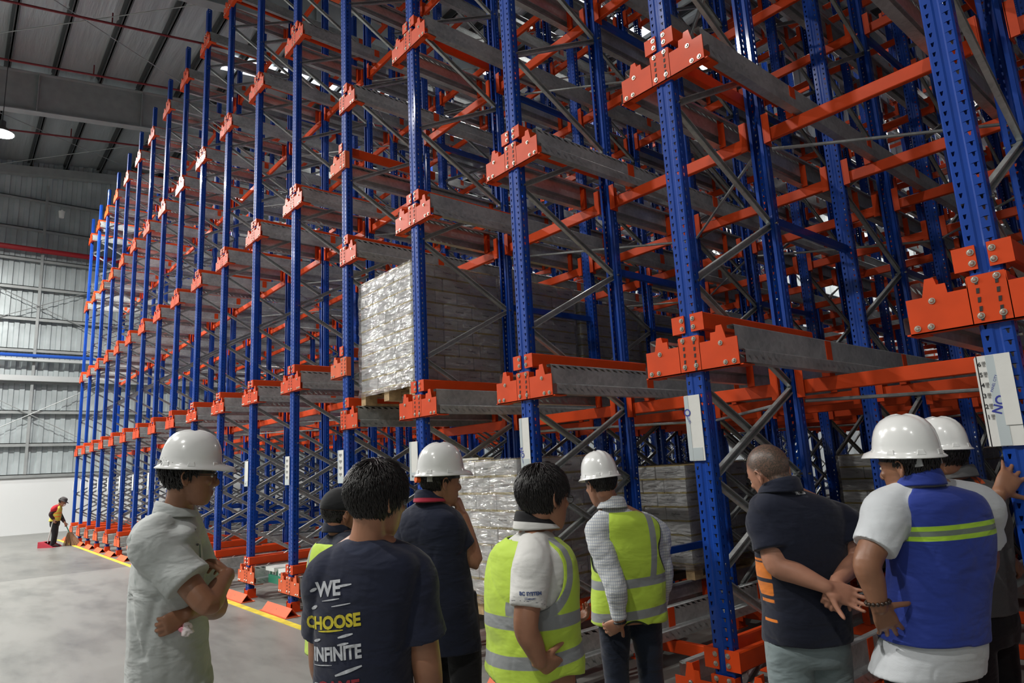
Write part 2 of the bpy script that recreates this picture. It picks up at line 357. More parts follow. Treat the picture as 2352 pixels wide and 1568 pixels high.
# joints of the zig-zag: (front z, rear z)
BR = []
zf = 2.66; zr = 2.045
BR += [(0.27, 0.86), (1.47, 0.86), (1.47, 2.045), (2.66, 2.045)]
BR += [(0.92, 0.3), (0.92, 1.45), (2.04, 1.45)]
z = 2.66
while z < TOP-0.7:
    BR.append((z, z+0.59)); 
    if z+1.19 < TOP-0.2: BR.append((z+1.19, z+0.59))
    z += 1.19
BRM = []
for n_, (a, b_) in enumerate(BR):
    side = -0.032 if 4 <= n_ < 7 else 0.004
    me = brace_mesh(0.05, a, DEPTH-0.05, b_, side).mesh('brace'); me.materials.append(M['galv']); me.materials.append(M['bolt']); BRM.append(me)
mb = MB(); mb.box((-0.09, -0.045, 0), (0.09, 0.12, 0.012)); mb.tube((-0.075, -0.02, 0.012), (-0.075, -0.02, 0.035), 0.012, 8); mb.tube((0.075, -0.02, 0.012), (0.075, -0.02, 0.035), 0.012, 8)
mb.box((-0.078, -0.012, 0.012), (-0.064, 0.1, 0.12)); mb.box((0.064, -0.012, 0.012), (0.078, 0.1, 0.12)); mb.box((-0.078, -0.012, 0.012), (0.078, -0.002, 0.10))
ME_BP = mb.mesh('base_plate'); ME_BP.materials.append(M['orange'])

# ---- front bracket: outline relative to upright centre, z relative to guide top
def bracket_mesh(left=True, right=True):
    mb = MB(); t = 0.006; y = -0.014
    half = [(0.070, -0.135), (0.074, -0.185), (0.150, -0.185), (0.154, -0.140), (0.188, -0.140), (0.196, -0.105), (0.232, -0.105), (0.252, -0.187), (0.322, -0.187), (0.322, -0.352)]
    pts = []
    if left: pts += [(-x, z) for x, z in reversed(half)]
    else: pts += [(-0.07, -0.352), (-0.07, -0.135)]
    if right: pts += half
    else: pts += [(0.07, -0.135), (0.07, -0.352)]
    mb.prism(pts, 'y', y, y-t)
    x0 = -0.322 if left else -0.07; x1 = 0.322 if right else 0.07
    mb.box((x0, y-t, -0.352), (x1, y+0.05, -0.346))
    for s, on in ((-1, left), (1, right)):
        if on:
            mb.prism([(s*0.200, -0.105), (s*0.205, -0.105), (s*0.205, -0.34), (s*0.200, -0.34)], 'y', y, y+0.07)
            mb.box((min(s*0.27, s*0.34), y, -0.352), (max(s*0.27, s*0.34), y+0.12, -0.345))
        mb.box((min(s*0.071, s*0.075), y-t, -0.352), (max(s*0.071, s*0.075), y+0.05, -0.14))
    mb.cur = 1
    for s in (-1, 1):
        for k, z in enumerate((-0.165, -0.205, -0.245, -0.285, -0.325)):
            zz = z - (0.01 if s > 0 else 0)
            mb.prism([(s*0.037-0.006, zz-0.011), (s*0.037+0.005, zz-0.011), (s*0.037+0.008, zz+0.011), (s*0.037-0.004, zz+0.011)], 'y', -0.0225, -0.0201)
    return mb.mesh('beam_bracket')
def bolt_mesh():
    mb = MB(); mb.tube((0, 0, 0), (0, -0.004, 0), 0.0145, 12, 0.0145); mb.tube((0, -0.004, 0), (0, -0.011, 0), 0.0115, 12, 0.006)
    return mb.mesh('bolt', smooth=False)
ME_BR = {}
for key, (l, r_) in {'full': (True, True), 'left': (True, False), 'right': (False, True)}.items():
    for mt in ('orange', 'pink_orange'):
        me = bracket_mesh(l, r_); me.materials.append(M[mt]); me.materials.append(M['dark']); ME_BR[(key, mt)] = me
ME_BO = bolt_mesh(); ME_BO.materials.append(M['bolt'])
BOLTS = [(0.04, -0.155), (0.04, -0.315), (0.215, -0.21), (0.235, -0.325), (0.290, -0.325)]
# ---- pallet guide: bolted angle plate on the upright face and a box tube going back into the lane
def guide_mesh(s):
    mb = MB(); a, b = 0.022, 0.112
    mb.box((min(s*a, s*b), -0.012, -0.108), (max(s*a, s*b), -0.004, 0.0))
    x0, x1 = sorted((s*(b-0.044), s*b)); c = 0.008
    ya = -0.012; yb = DEPTH+0.16
    # rounded tube
    sec = [(x0+c, -0.108), (x1-c, -0.108), (x1, -0.108+c), (x1, -c), (x1-c, 0), (x0+c, 0), (x0, -c), (x0, -0.108+c)]
    mb.prism(sec, 'y', ya+0.006, yb)
    return mb.mesh('pallet_guide')
ME_GU = {s: guide_mesh(s) for s in (-1, 1)}
for me in ME_GU.values(): me.materials.append(M['orange'])
GBOLTS = [(0.040, -0.03), (0.040, -0.080)]
# spacer tube between consecutive frames
mb = MB(); mb.box((-0.02, DEPTH, -0.03), (0.02, STEP, 0.03)); ME_SP = mb.mesh('spacer_bar'); ME_SP.materials.append(M['blue'])

GREEN = simple('green_paint', (0.02, 0.2, 0.12), 0.4)
PAPER = simple('white_card', (0.72, 0.72, 0.69), 0.5, bump=0.15, bscale=12)
PAPER2 = simple('clear_taped_card', (0.5, 0.56, 0.58), 0.25, coat=0.5)
INK = simple('black_print', (0.02, 0.02, 0.02), 0.6); INKB = simple('blue_print', (0.03, 0.04, 0.3), 0.5)
def text_mesh(s, size, bold=0.0, ext=0.0):
    c = bpy.data.curves.new('t', 'FONT'); c.body = s; c.size = size; c.offset = bold; c.extrude = ext; c.align_x = 'CENTER'; c.align_y = 'CENTER'
    c.resolution_u = 3
    o = bpy.data.objects.new('t', c); COL.objects.link(o)
    dg = bpy.context.evaluated_depsgraph_get(); me = bpy.data.meshes.new_from_object(o.evaluated_get(dg))
    bpy.data.objects.remove(o); bpy.data.curves.remove(c)
    return me
LVS = lambda i: LV_R if i < 4 else LV_L
front_frames = {}
def label_on(fr, i):
    """folded card sleeve taped round the upright"""
    e = MB(); z0, z1 = 1.578, 1.962; t = 0.004
    if i >= 3: z0, z1 = 1.52, 1.88
    xl, xr = (-0.078, 0.030) if i < 3 else (-0.165, -0.025)
    if i == 0: xl, xr = -0.092, 0.030
    e.cur = 0; e.box((xl, -0.012, z0), (xr, -0.012+t, z1))
    e.cur = 1; e.box((xl+(0.034 if i == 0 else 0), -0.0135, z0+0.002), (xl+(0.075 if i == 0 else 0.028), -0.0121, z1-0.002))
    e.cur = 0; e.prism([(xl, -0.012), (xl+0.004, -0.012), (xl+0.004-0.03, 0.075), (xl-0.03, 0.075)], 'z', z0, z1)
    if i: e.cur = 1; e.box((xl+0.03, -0.0135, z0+0.004), (xr-0.012, -0.0121, z0+0.075))
    o = e.build('location_label', [PAPER, PAPER2], fr); tag(o, 'white folded card label taped round the upright')
    def put(txt, size, x, z, rot, mat, bold=0.0):
        me = text_mesh(txt, size, bold); t_ = link('label_print', me, mat, o); t_.location = (x, -0.0142, z); t_.rotation_euler = (PI/2, 0, 0)
        t_.rotation_euler = (Matrix.Rotation(rot, 3, 'Y') @ Matrix.Rotation(PI/2, 3, 'X')).to_euler()
    if i == 0:
        for k in range(6):
            zz = 1.70+k*0.045
            put(str(k+1), 0.026, xl+0.010, zz, 0, INK, 0.0005)
            put('||||', 0.013, xl+0.026, zz+0.006, 0, INK, 0.0004); put('||||', 0.009, xl+0.026, zz-0.006, 0, INK, 0.0003)
        put('NO', 0.05, xl+0.056, 1.75, -1.2, INKB, 0.0012); put('PANEL CITY', 0.014, xl+0.050, 1.84, -1.2, INKB)
        mb = MB(); mb.box((xl+0.066, -0.016, z0+0.085), (xr+0.001, -0.0145, z1)); mb.build('white_strip', PAPER, o)
    elif i == 1:
        put('O', 0.06, xl+0.014, 1.86, 1.2, INKB, 0.001); put('PANEL', 0.02, xl+0.02, 1.82, 1.1, INKB)
    elif i == 2:
        put('NO', 0.05, xl+0.016, 1.70, 1.3, INKB, 0.0012); put('PANEL', 0.016, xl+0.02, 1.64, 1.2, INKB)
    elif i in (4, 5):
        for k in range(4): put('||||||||||', 0.026, xl+0.07, 1.62+k*0.07, 0, INK, 0.0005)
        for k in range(4): put('||||||', 0.014, xl+0.07, 1.60+k*0.07, 0, INK, 0.0003)
    else:
        put('||||||', 0.02, xl+0.05, z0+0.04, 0, INK, 0.0004)
for i in range(I0, I1+1):
    place = ORD[i+1] if i >= 0 else 'hidden'
    if i == 0: lab = 'nearest blue upright frame of the rack, cut by the right edge'
    elif i > 0: lab = 'blue upright frame at the aisle, %s from the right edge of the photo' % ORD[i+1]
    else: lab = 'blue upright frame at the aisle, %s beyond the right edge' % ORD[-i]
    fr = tag(empty('rack_frame', (XL(i), 0, 0)), lab, 'rack frame', 'front upright frames along the aisle'); front_frames[i] = fr
    part_copy(ME_UP, 'upright', fr); part_copy(ME_UP, 'upright', fr, (0, DEPTH, 0), (0, 0, PI))
    part_copy(ME_BP, 'base_plate', fr); part_copy(ME_BP, 'base_plate', fr, (0, DEPTH, 0), (0, 0, PI))
    for me in BRM: part_copy(me, 'brace', fr)
    for z in (0.8, 3.3, 5.9, 8.4): part_copy(ME_SP, 'spacer_bar', fr, (0, 0, z))
    mt = 'orange'
    sets = []
    if i < 4: sets = [('full', z, True, True) for z in LV_R]
    elif i > 4: sets = [('full', z, True, True) for z in LV_L]
    else: sets = [('full', 0.55, True, True)]+[('left', z, True, False) for z in LV_L[1:]]+[('right', z, False, True) for z in LV_R[1:]]
    for key, z, l_, r_ in sets:
        mt_ = 'pink_orange' if (i >= 3 and z < 1) or (i == 4 and key == 'left') else 'orange'
        br = part_copy(ME_BR[(key, mt_)], 'beam_bracket', fr, (0, 0, z))
        if i <= 8:
            for bx, bz in BOLTS:
                for s in (-1, 1):
                    if (s < 0 and not l_ and bx > 0.1) or (s > 0 and not r_ and bx > 0.1): continue
                    part_copy(ME_BO, 'bolt', br, (s*bx, -0.02, bz))
            # bolts that hold the rails
        for s, on in ((-1, l_), (1, r_)):
            if on:
                g = part_copy(ME_GU[s], 'pallet_guide', fr, (0, 0, z))
                if i <= 8:
                    for bx, bz in GBOLTS: part_copy(ME_BO, 'bolt', g, (s*bx, -0.012, bz))
    label_on(fr, i) if i >= 0 else None

# interior frames
def joined_frame_mesh():
    mb = MB()
    def addme(me, mat_i, T):
        mb.cur = mat_i; n = len(mb.v); mb.v += [tuple(T @ v.co) for v in me.vertices]
        for p in me.polygons: mb.f.append(tuple(n+q for q in p.vertices)); mb.mi.append(mat_i)
    addme(ME_UP, 0, Matrix.Identity(4)); addme(ME_UP, 0, Matrix.Translation((0, DEPTH, 0)) @ Matrix.Rotation(PI, 4, 'Z'))
    for me in BRM:
        n0 = len(mb.mi); addme(me, 1, Matrix.Identity(4))
        for q, p in enumerate(me.polygons):
            if p.material_index == 1: mb.mi[n0+q] = 2
    addme(ME_BP, 3, Matrix.Identity(4)); addme(ME_BP, 3, Matrix.Translation((0, DEPTH, 0)) @ Matrix.Rotation(PI, 4, 'Z'))
    for z in (0.8, 3.3, 5.9, 8.4): addme(ME_SP, 0, Matrix.Translation((0, 0, z)))
    me = mb.mesh('rack_frame')
    for k in ('blue', 'galv', 'bolt', 'orange'): me.materials.append(M[k])
    return me
ME_JF = joined_frame_mesh()
for i in range(I0, I1+1):
    for k in range(1, NK):
        where = ('%s from the right edge' % ORD[i+1]) if i >= 1 else ('nearest the right edge' if i == 0 else '%s beyond the right edge' % ORD[-i])
        lab = 'blue upright frame %s deep behind the aisle upright %s' % (ORD[k+1], where)
        if k <= 2 and 0 <= i <= 8:
            fr = tag(empty('rack_frame', (XL(i), k*STEP, 0)), lab, 'rack frame', 'upright frames deep in the rack')
            part_copy(ME_UP, 'upright', fr); part_copy(ME_UP, 'upright', fr, (0, DEPTH, 0), (0, 0, PI))
            part_copy(ME_BP, 'base_plate', fr); part_copy(ME_BP, 'base_plate', fr, (0, DEPTH, 0), (0, 0, PI))
            for me in BRM: part_copy(me, 'brace', fr)
            for z in (0.8, 3.3, 5.9, 8.4): part_copy(ME_SP, 'spacer_bar', fr, (0, 0, z))
        else:
            o = bpy.data.objects.new('rack_frame', ME_JF); COL.objects.link(o); o.location = (XL(i), k*STEP, 0)
            tag(o, lab, 'rack frame', 'upright frames deep in the rack')

# ---- rails that carry the pallets, two per lane and level
RLEN = STEP*(NK-1)+DEPTH+0.05
def rail_mesh(s):
    """s=+1: rail bolted to the right wing of a bracket. x from bracket centre, z from guide top"""
    mb = MB(); zt = -0.112; X = lambda x: s*x
    def q(x0, z0, x1, z1): mb.add([(X(x0), 0, z0), (X(x1), 0, z1), (X(x1), RLEN, z1), (X(x0), RLEN, z0)], [(0, 1, 2, 3)])
    q(0.255, zt-0.018, 0.255, zt); q(0.255, zt, 0.294, zt); q(0.294, zt, 0.30, zt-0.006)
    # web with a row of small holes close to its top
    def P(u, z): return (X(0.30), z, u)      # z here is the run along the rail
    def strip(xw, za, zb, hc):
        n = int(RLEN/0.075)
        for k in range(n):
            ya = k*0.075; yb = ya+0.075; h0 = ya+0.03; h1 = h0+0.014
            V = [(X(xw), ya, za), (X(xw), yb, za), (X(xw), yb, zb), (X(xw), ya, zb), (X(xw), h0, hc-0.007), (X(xw), h1, hc-0.007), (X(xw), h1, hc+0.007), (X(xw), h0, hc+0.007)]
            mb.add(V, [(0, 1, 5, 4), (1, 2, 6, 5), (2, 3, 7, 6), (3, 0, 4, 7)])
    strip(0.30, zt-0.006, zt-0.035, zt-0.02)
    q(0.30, zt-0.035, 0.30, zt-0.145)
    q(0.30, zt-0.145, 0.304, zt-0.149); q(0.304, zt-0.149, 0.344, zt-0.150)
    q(0.344, zt-0.150, 0.352, zt-0.158)
    strip(0.352, zt-0.158, zt-0.228, zt-0.195)
    q(0.352, zt-0.228, 0.29, zt-0.2285)
    return mb.mesh('pallet_rail')
ME_RA = {s: rail_mesh(s) for s in (-1, 1)}
for me in ME_RA.values(): me.materials.append(M['galv'])
for i in range(I0, I1+1):
    for s in (-1, 1):
        if (i == I0 and s == 1) or (i == I1 and s == -1): continue
        if s == 1: lv = LV_R if i <= 4 else LV_L
        else: lv = LV_R if i < 4 else LV_L
        if s == 1 and i == 4: lv = LV_R
        for n_, z in enumerate(lv):
            o = bpy.data.objects.new('pallet_rail', ME_RA[s]); COL.objects.link(o); o.location = (XL(i), 0.0, z)
            ps = ('the %s aisle upright from the right edge' % ORD[i+1]) if i >= 0 else 'the %s aisle upright beyond the right edge' % ORD[-i]
            tag(o, 'long galvanised rail, %s level, just %s of %s' % (ORD[n_+1], 'right' if s == 1 else 'left', ps), 'pallet rail', 'galvanised pallet rails')

# ---- orange cross beams under the rails at every inner row of uprights
def beam_mesh():
    mb = MB(); L = PITCH_X-2*UW-0.01; a = -L/2
    c = 0.005
    sec = [(-0.022, -0.095+c), (-0.022+c, -0.095), (0.022-c, -0.095), (0.022, -0.095+c), (0.022, -c), (0.022-c, 0), (-0.022+c, 0), (-0.022, -c)]
    mb.prism(sec, 'x', a, -a)
    for s in (-1, 1):
        x = s*(L/2-0.004); mb.box((x-0.004, -0.05, -0.12), (x+0.004, 0.05, 0.11))
        mb.box((min(x, x-s*0.05), -0.05, -0.12), (max(x, x-s*0.05), -0.044, 0.11))
        xs_ = s*(PITCH_X/2-0.30)
        mb.box((xs_-0.004, -0.04, 0.0), (xs_+0.004, 0.04, 0.24)); mb.box((min(xs_, xs_+s*0.05), -0.036, 0.0), (max(xs_, xs_+s*0.05), -0.03, 0.2))
    return mb.mesh('cross_member')
ME_BE = beam_mesh(); ME_BE.materials.append(M['orange'])
beams = []
for j in range(I0, I1):        # bay between line j+1 (left) and j (right)
    lv = LV_R if j < 4 else LV_L
    for r_ in range(1, 2*NK):
        y = (r_//2)*STEP+(DEPTH-0.045 if r_ % 2 else 0.045)
        for n_, z in enumerate(lv):
            p = Vector(((XL(j)+XL(j+1))/2, y, z-0.36)); beams.append(((p-CAM).length, j, r_, n_, p))
beams.sort(key=lambda b: b[0])
vis = [b for b in beams if b[1] >= 0 or b[2] > 3]
near = vis[:300]; nearset = set((b[1], b[2], b[3]) for b in near)
for d, j, r_, n_, p in near:
    o = bpy.data.objects.new('cross_member', ME_BE); COL.objects.link(o); o.location = p
    ps = '%s bay from the right' % ORD[j+1] if j >= 0 else '%s bay beyond the right edge' % ORD[-j]
    tag(o, 'orange cross member, %s level, %s, %s row deep' % (ORD[n_+1], ps, ORD[r_]), 'cross member', 'orange cross beams inside the rack')
mb = MB(); bme = [(tuple(v.co), ) for v in ME_BE.vertices]; bf = [tuple(p.vertices) for p in ME_BE.polygons]
for d, j, r_, n_, p in beams:
    if (j, r_, n_) in nearset: continue
    mb.add([(v[0][0]+p.x, v[0][1]+p.y, v[0][2]+p.z) for v in bme], bf)
me = bpy.data.meshes.new('cross_member'); me.from_pydata(mb.v, [], mb.f); me.update()
tag(link('cross_member', me, M['orange']), 'many small orange cross beams far back in the rack', 'cross member', 'orange cross beams inside the rack', 'stuff')

# ---- thin galvanised plan braces, crossing a bay between frame rows
def rod(a, b, r=0.012):
    mb = MB(); mb.tube(a, b, r, 6); return mb
n_pb = 0
for j in range(0, 9):
    for k, lvi in ((0, 1), (0, 2), (0, 3), (1, 2), (2, 1), (1, 4)):
        lv = LV_R if j < 4 else LV_L
        if lvi >= len(lv): continue
        z = lv[lvi]-0.5; xa, xb = XL(j+1)+0.07, XL(j)-0.07; ya, yb = k*STEP+DEPTH, (k+1)*STEP
        if (j+k) % 2: ya, yb = yb, ya
        mb = MB(); mb.tube((xa, ya, z), (xb, yb, z), 0.013, 6)
        o = mb.build('plan_brace', M['galv'])
        tag(o, 'thin galvanised tie bar under the %s level, %s bay from the right, %s gap deep' % (ORD[lvi+1], ORD[j+1], ORD[k+1]), 'tie bar', 'galvanised tie bars across the bays'); n_pb += 1

# ---- orange floor guards in front of the uprights
def guard_mesh():
    mb = MB(); L = 0.39
    mb.box((-L-0.03, -0.095, 0), (L+0.03, 0.095, 0.008))
    t = 0.006
    for s in (-1, 1):
        mb.add([(-L, s*0.075, 0.008), (L, s*0.075, 0.008), (L, 0, 0.1), (-L, 0, 0.1), (-L, s*0.067, 0.008), (L, s*0.067, 0.008), (L, 0, 0.09), (-L, 0, 0.09)],
               [(0, 1, 2, 3), (4, 7, 6, 5), (0, 4, 5, 1), (3, 2, 6, 7), (0, 3, 7, 4), (1, 5, 6, 2)])
    return mb.mesh('floor_guard')
ME_FG = guard_mesh(); ME_FG.materials.append(M['pink_orange'])
mb = MB(); mb.prism([(-0.012, 0.0), (0.004, 0.0), (0.012, 0.02), (-0.004, 0.02)], 'y', -0.001, 0.001); ME_GS = mb.mesh('guard_slot'); ME_GS.materials.append(M['dark'])
for i in range(2, I1+1):
    fg = tag(empty('floor_guard', (XL(i)-0.03, -0.115, 0)), 'orange angled steel floor guard at the foot of aisle upright %s from the right' % ORD[i+1], 'floor guard', 'floor guards along the rack')
    part_copy(ME_FG, 'guard_plate', fg)
    sl = part_copy(ME_GS, 'slot', fg, (0, -0.0385, 0.053), (-0.88, 0, 0))
# ---- shuttle cart sitting on the floor rails
sh = tag(empty('pallet_shuttle', ((XL(6)+XL(5))/2, 0.62, 0.285)), 'white and green pallet shuttle resting on the lowest rails at the sixth bay', 'shuttle cart')
WHT = simple('white_paint', (0.7, 0.74, 0.72), 0.35)
mb = MB(); mb.box((-0.37, -0.45, 0.0), (0.37, 0.45, 0.13)); mb.build('body', WHT, sh)
mb = MB(); mb.box((-0.38, -0.5, 0.10), (-0.08, 0.5, 0.15)); mb.box((0.08, -0.5, 0.10), (0.38, 0.5, 0.15)); mb.build('lift_plate', WHT, sh)
mb = MB(); mb.box((-0.36, -0.47, -0.06), (0.36, -0.44, 0.045)); mb.box((-0.36, -0.44, -0.06), (0.36, 0.45, 0.0)); mb.build('bumper', GREEN, sh)
mb = MB(); 
for x in (-0.34, -0.12, 0.12, 0.30): mb.box((x, -0.453, 0.02), (x+0.05, -0.448, 0.12))
for y in (-0.4, -0.2, 0.0, 0.2): mb.box((0.371, y, 0.02), (0.376, y+0.07, 0.1)); 
mb.build('marking', GREEN, sh)
mb = MB()
for y in (-0.35, 0.35):
    for x in (-0.36, 0.36): mb.tube((x-0.03, y, -0.02), (x+0.03, y, -0.02), 0.045, 12)
mb.build('wheel', M['dark'], sh)
mb = MB()
for x in (-0.2, 0.0, 0.2): mb.tube((x, -0.452, 0.065), (x, -0.445, 0.065), 0.016, 10)
mb.build('sensor', M['dark'], sh)
# ================================================================== PALLETS OF BOXES
def wrap_mat():
    m, nt, b = newmat('stretch_film'); L = nt.links.new
    tc = node(nt, 'ShaderNodeTexCoord')
    mp = node(nt, 'ShaderNodeMapping'); mp.inputs['Scale'].default_value = (1.2, 1.2, 5); mp.inputs['Rotation'].default_value = (0.35, 0.3, 0.2)
    L(tc.outputs['Object'], mp.inputs[0])
    nz = node(nt, 'ShaderNodeTexNoise'); nz.inputs['Scale'].default_value = 4.5; nz.inputs['Detail'].default_value = 7; nz.inputs['Distortion'].default_value = 1.2
    L(mp.outputs[0], nz.inputs['Vector'])
    bp = node(nt, 'ShaderNodeBump'); bp.inputs['Strength'].default_value = 1.0; bp.inputs['Distance'].default_value = 0.09
    L(nz.outputs['Fac'], bp.inputs['Height'])
    out = [n for n in nt.nodes if n.type == 'OUTPUT_MATERIAL'][0]
    gl = node(nt, 'ShaderNodeBsdfGlossy'); gl.inputs['Roughness'].default_value = 0.16; gl.inputs['Color'].default_value = (1, 1, 1, 1); L(bp.outputs[0], gl.inputs['Normal'])
    tr = node(nt, 'ShaderNodeBsdfTransparent'); tr.inputs[0].default_value = (0.93, 0.94, 0.94, 1)
    fr = node(nt, 'ShaderNodeFresnel'); fr.inputs[0].default_value = 1.5; L(bp.outputs[0], fr.inputs['Normal'])
    df = node(nt, 'ShaderNodeBsdfDiffuse'); df.inputs[0].default_value = (0.85, 0.85, 0.83, 1); L(bp.outputs[0], df.inputs['Normal'])
    cr = node(nt, 'ShaderNodeMapRange'); cr.inputs[1].default_value = 0.55; cr.inputs[2].default_value = 0.75; cr.inputs[3].default_value = 0.05; cr.inputs[4].default_value = 0.35
    L(nz.outputs['Fac'], cr.inputs[0])
    m1 = node(nt, 'ShaderNodeMixShader'); L(cr.outputs[0], m1.inputs[0]); L(tr.outputs[0], m1.inputs[1]); L(df.outputs[0], m1.inputs[2])
    ml = node(nt, 'ShaderNodeMath', operation='MULTIPLY_ADD'); ml.inputs[1].default_value = 0.9; ml.inputs[2].default_value = 0.05; L(fr.outputs[0], ml.inputs[0])
    m2 = node(nt, 'ShaderNodeMixShader'); L(ml.outputs[0], m2.inputs[0]); L(m1.outputs[0], m2.inputs[1]); L(gl.outputs[0], m2.inputs[2])
    L(m2.outputs[0], out.inputs[0])
    return m
FILM = wrap_mat()
BOXM = simple('white_carton', (0.78, 0.78, 0.79), 0.5, noise_amt=0.06, scale=3)
YEL = simple('carton_edge', (0.55, 0.42, 0.1), 0.6)
def box_mesh(lx, ly, h):
    mb = MB(); g = 0.003
    mb.cur = 0
    a = (-lx/2+g, -ly/2+g, 0.012); b = (lx/2-g, ly/2-g, h-0.006)
    mb.box(a, b); mb.cur = 1; mb.box((-lx/2+g+0.001, -ly/2+g+0.001, 0), (lx/2-g-0.001, ly/2-g-0.001, 0.0125)); mb.box((-lx/2+g+0.001, -ly/2+g+0.001, h-0.0065), (lx/2-g-0.001, ly/2-g-0.001, h-0.001))
    me = mb.mesh('carton'); me.materials.append(BOXM); me.materials.append(YEL); return me
GREYP = simple('grey_print', (0.12, 0.12, 0.14), 0.6)
_tm = text_mesh('Freshness', 0.026, 0.0006); _tm.materials.append(GREYP)
def pallet_mesh(w=1.1, d=1.1):
    mb = MB()
    for i in range(6): y = -d/2+i*(d-0.1)/5; mb.box((-w/2, y, 0.118), (w/2, y+0.1, 0.138))
    for x in (-w/2, -0.05, w/2-0.1):
        for y in (-d/2, -0.07, d/2-0.14): mb.box((x, y, 0.022), (x+0.1, y+0.14, 0.098))
        mb.box((x, -d/2, 0.0), (x+0.1, d/2, 0.022)); mb.box((x, -d/2, 0.098), (x+0.1, d/2, 0.118))
    return mb
ME_PA = pallet_mesh().mesh('pallet'); ME_PA.materials.append(M['pallet'])
BXM = {}
CARTONS = []
def load(x, y, z, layers, label, seed, detail=True, lh=0.135, w=1.1, d=1.1, front=True):
    """pallet, its cartons and the stretch film, all standing free"""
    R = random.Random(seed)
    o = bpy.data.objects.new('wooden_pallet', ME_PA); COL.objects.link(o); o.location = (x, y, z)
    tag(o, 'pale wooden pallet under the '+label, 'pallet', 'wooden pallets in the rack')
    zb = z+0.139
    grid = [(3, 4), (4, 3)]
    for n in range(layers):
        nx, ny = grid[n % 2]; lx, ly = w/nx, d/ny
        key = (nx, ny)
        if key not in BXM: BXM[key] = box_mesh(lx*0.985, ly*0.985, lh)
        for a in range(nx):
            for b in range(ny):
                if not (b == 0 or a == nx-1 or (n == layers-1 and z < 1)): continue
                p = Vector((x-w/2+(a+0.5)*lx+R.uniform(-.003, .003), y-d/2+(b+0.5)*ly+R.uniform(-.003, .003), zb+n*(lh+0.0008)))
                if b == 0: lb = 'white carton, %s layer up, %s across, front of the %s' % (ORD[n+1], ORD[a+1], label)
                elif a == nx-1: lb = 'white carton, %s layer up, %s back, right side of the %s' % (ORD[n+1], ORD[b+1], label)
                else: lb = 'white carton inside the top layer, %s across, %s back, %s' % (ORD[a+1], ORD[b+1], label)
                score = (p-CAM).length+(3 if (b == 0 and not front and a < nx-1) else 0)+(4 if b and a < nx-1 else 0)
                pr = []
                if detail and R.random() < 0.75:
                    if b == 0: pr.append(((R.uniform(-.02, .03), -ly*0.985/2+0.0025, lh*0.5), (PI/2, 0, 0)))
                    if a == nx-1: pr.append(((lx*0.985/2-0.0025, R.uniform(-.02, .03), lh*0.5), (PI/2, 0, PI/2)))
                CARTONS.append((score, len(CARTONS), p, R.uniform(-.008, .008), key, lb, label, pr))
    # film
    H = layers*(lh+0.0008)
    mb = MB(); nu, nv = 144, 90
    def prof(t):
        t = (t % 1)*4; k = int(t); f = t-k; hw, hd = w/2+0.008, d/2+0.008; rr = 0.03
        c = [(-hw, -hd), (hw, -hd), (hw, hd), (-hw, hd)]; a, b = c[k], c[(k+1) % 4]
        f = min(max((f-0.0), 0), 1)
        return Vector((a[0]+(b[0]-a[0])*f, a[1]+(b[1]-a[1])*f))
    for vj in range(nv+1):
        for ui in range(nu):
            p = prof(ui/nu); zz = -0.05+(H+0.052)*vj/nv
            k = noise.noise(Vector((p.x*5+seed, p.y*5, zz*6)))*0.012+noise.noise(Vector((p.x*14, p.y*14+seed, zz*22+p.x*9)))*0.010+0.014
            q = p.normalized()*k
            mb.v.append((x+p.x+q.x, y+p.y+q.y, zb+zz))
    for vj in range(nv):
        for ui in range(nu):
            a = vj*nu+ui; b = vj*nu+(ui+1) % nu; mb.f.append((a, b, b+nu, a+nu)); mb.mi.append(0)
    # top skirt
    base = nv*nu
    for ui in range(nu):
        v = mb.v[base+ui]; mb.v.append((x+(v[0]-x)*0.86, y+(v[1]-y)*0.86, zb+H+0.006+0.006*R.random()))
    for ui in range(nu): mb.f.append((base+ui, base+(ui+1) % nu, base+nu+(ui+1) % nu, base+nu+ui)); mb.mi.append(0)
    me = bpy.data.meshes.new('stretch_film'); me.from_pydata(mb.v, [], mb.f); me.update(); me.polygons.foreach_set('use_smooth', [True]*len(me.polygons))
    f = link('stretch_film', me, FILM); tag(f, 'clear wrinkled stretch film round the '+label, 'plastic film', 'stretch films on the pallets')
    return zb+H
def place_cartons():
    CARTONS.sort(); rest = MB()
    for q, (sc, _, p, rz, key, lb, label, pr) in enumerate(CARTONS):
        if q < 300:
            bx = bpy.data.objects.new('carton', BXM[key]); COL.objects.link(bx); bx.location = p; bx.rotation_euler = (0, 0, rz)
            tag(bx, lb, 'box', 'cartons of the '+label)
            for l_, r_ in pr: part_copy(_tm, 'print', bx, l_, r_)
        else:
            me = BXM[key]; n = len(rest.v); rest.v += [(v.co.x+p.x, v.co.y+p.y, v.co.z+p.z) for v in me.vertices]
            for f in me.polygons: rest.f.append(tuple(n+i for i in f.vertices)); rest.mi.append(f.material_index)
    me = bpy.data.meshes.new('carton'); me.from_pydata(rest.v, [], rest.f); me.polygons.foreach_set('material_index', rest.mi); me.update()
    tag(link('carton', me, [BOXM, YEL]), 'remaining white cartons of the stacks deep in the rack', 'box', None, 'stuff')
L2 = 2.447-0.112
PX = lambda i: (XL(i)+XL(i-1))/2
load(0.77, 0.62, L2, 9, 'raised front stack', 1)
load(0.77, 1.82, L2, 9, 'second raised stack', 2, front=False)
load(0.77, 3.02, L2, 8, 'third raised stack', 3, front=False)
load(0.77, 4.22, L2, 8, 'fourth raised stack', 4, detail=False, front=False)
load(0.77, 5.42, L2, 8, 'fifth raised stack', 5, detail=False, front=False)
L1 = 0.55-0.112
load(PX(3), 0.60, L1, 8, 'front floor stack', 6)
load(PX(3), 2.78, L1, 7, 'second floor stack', 7)
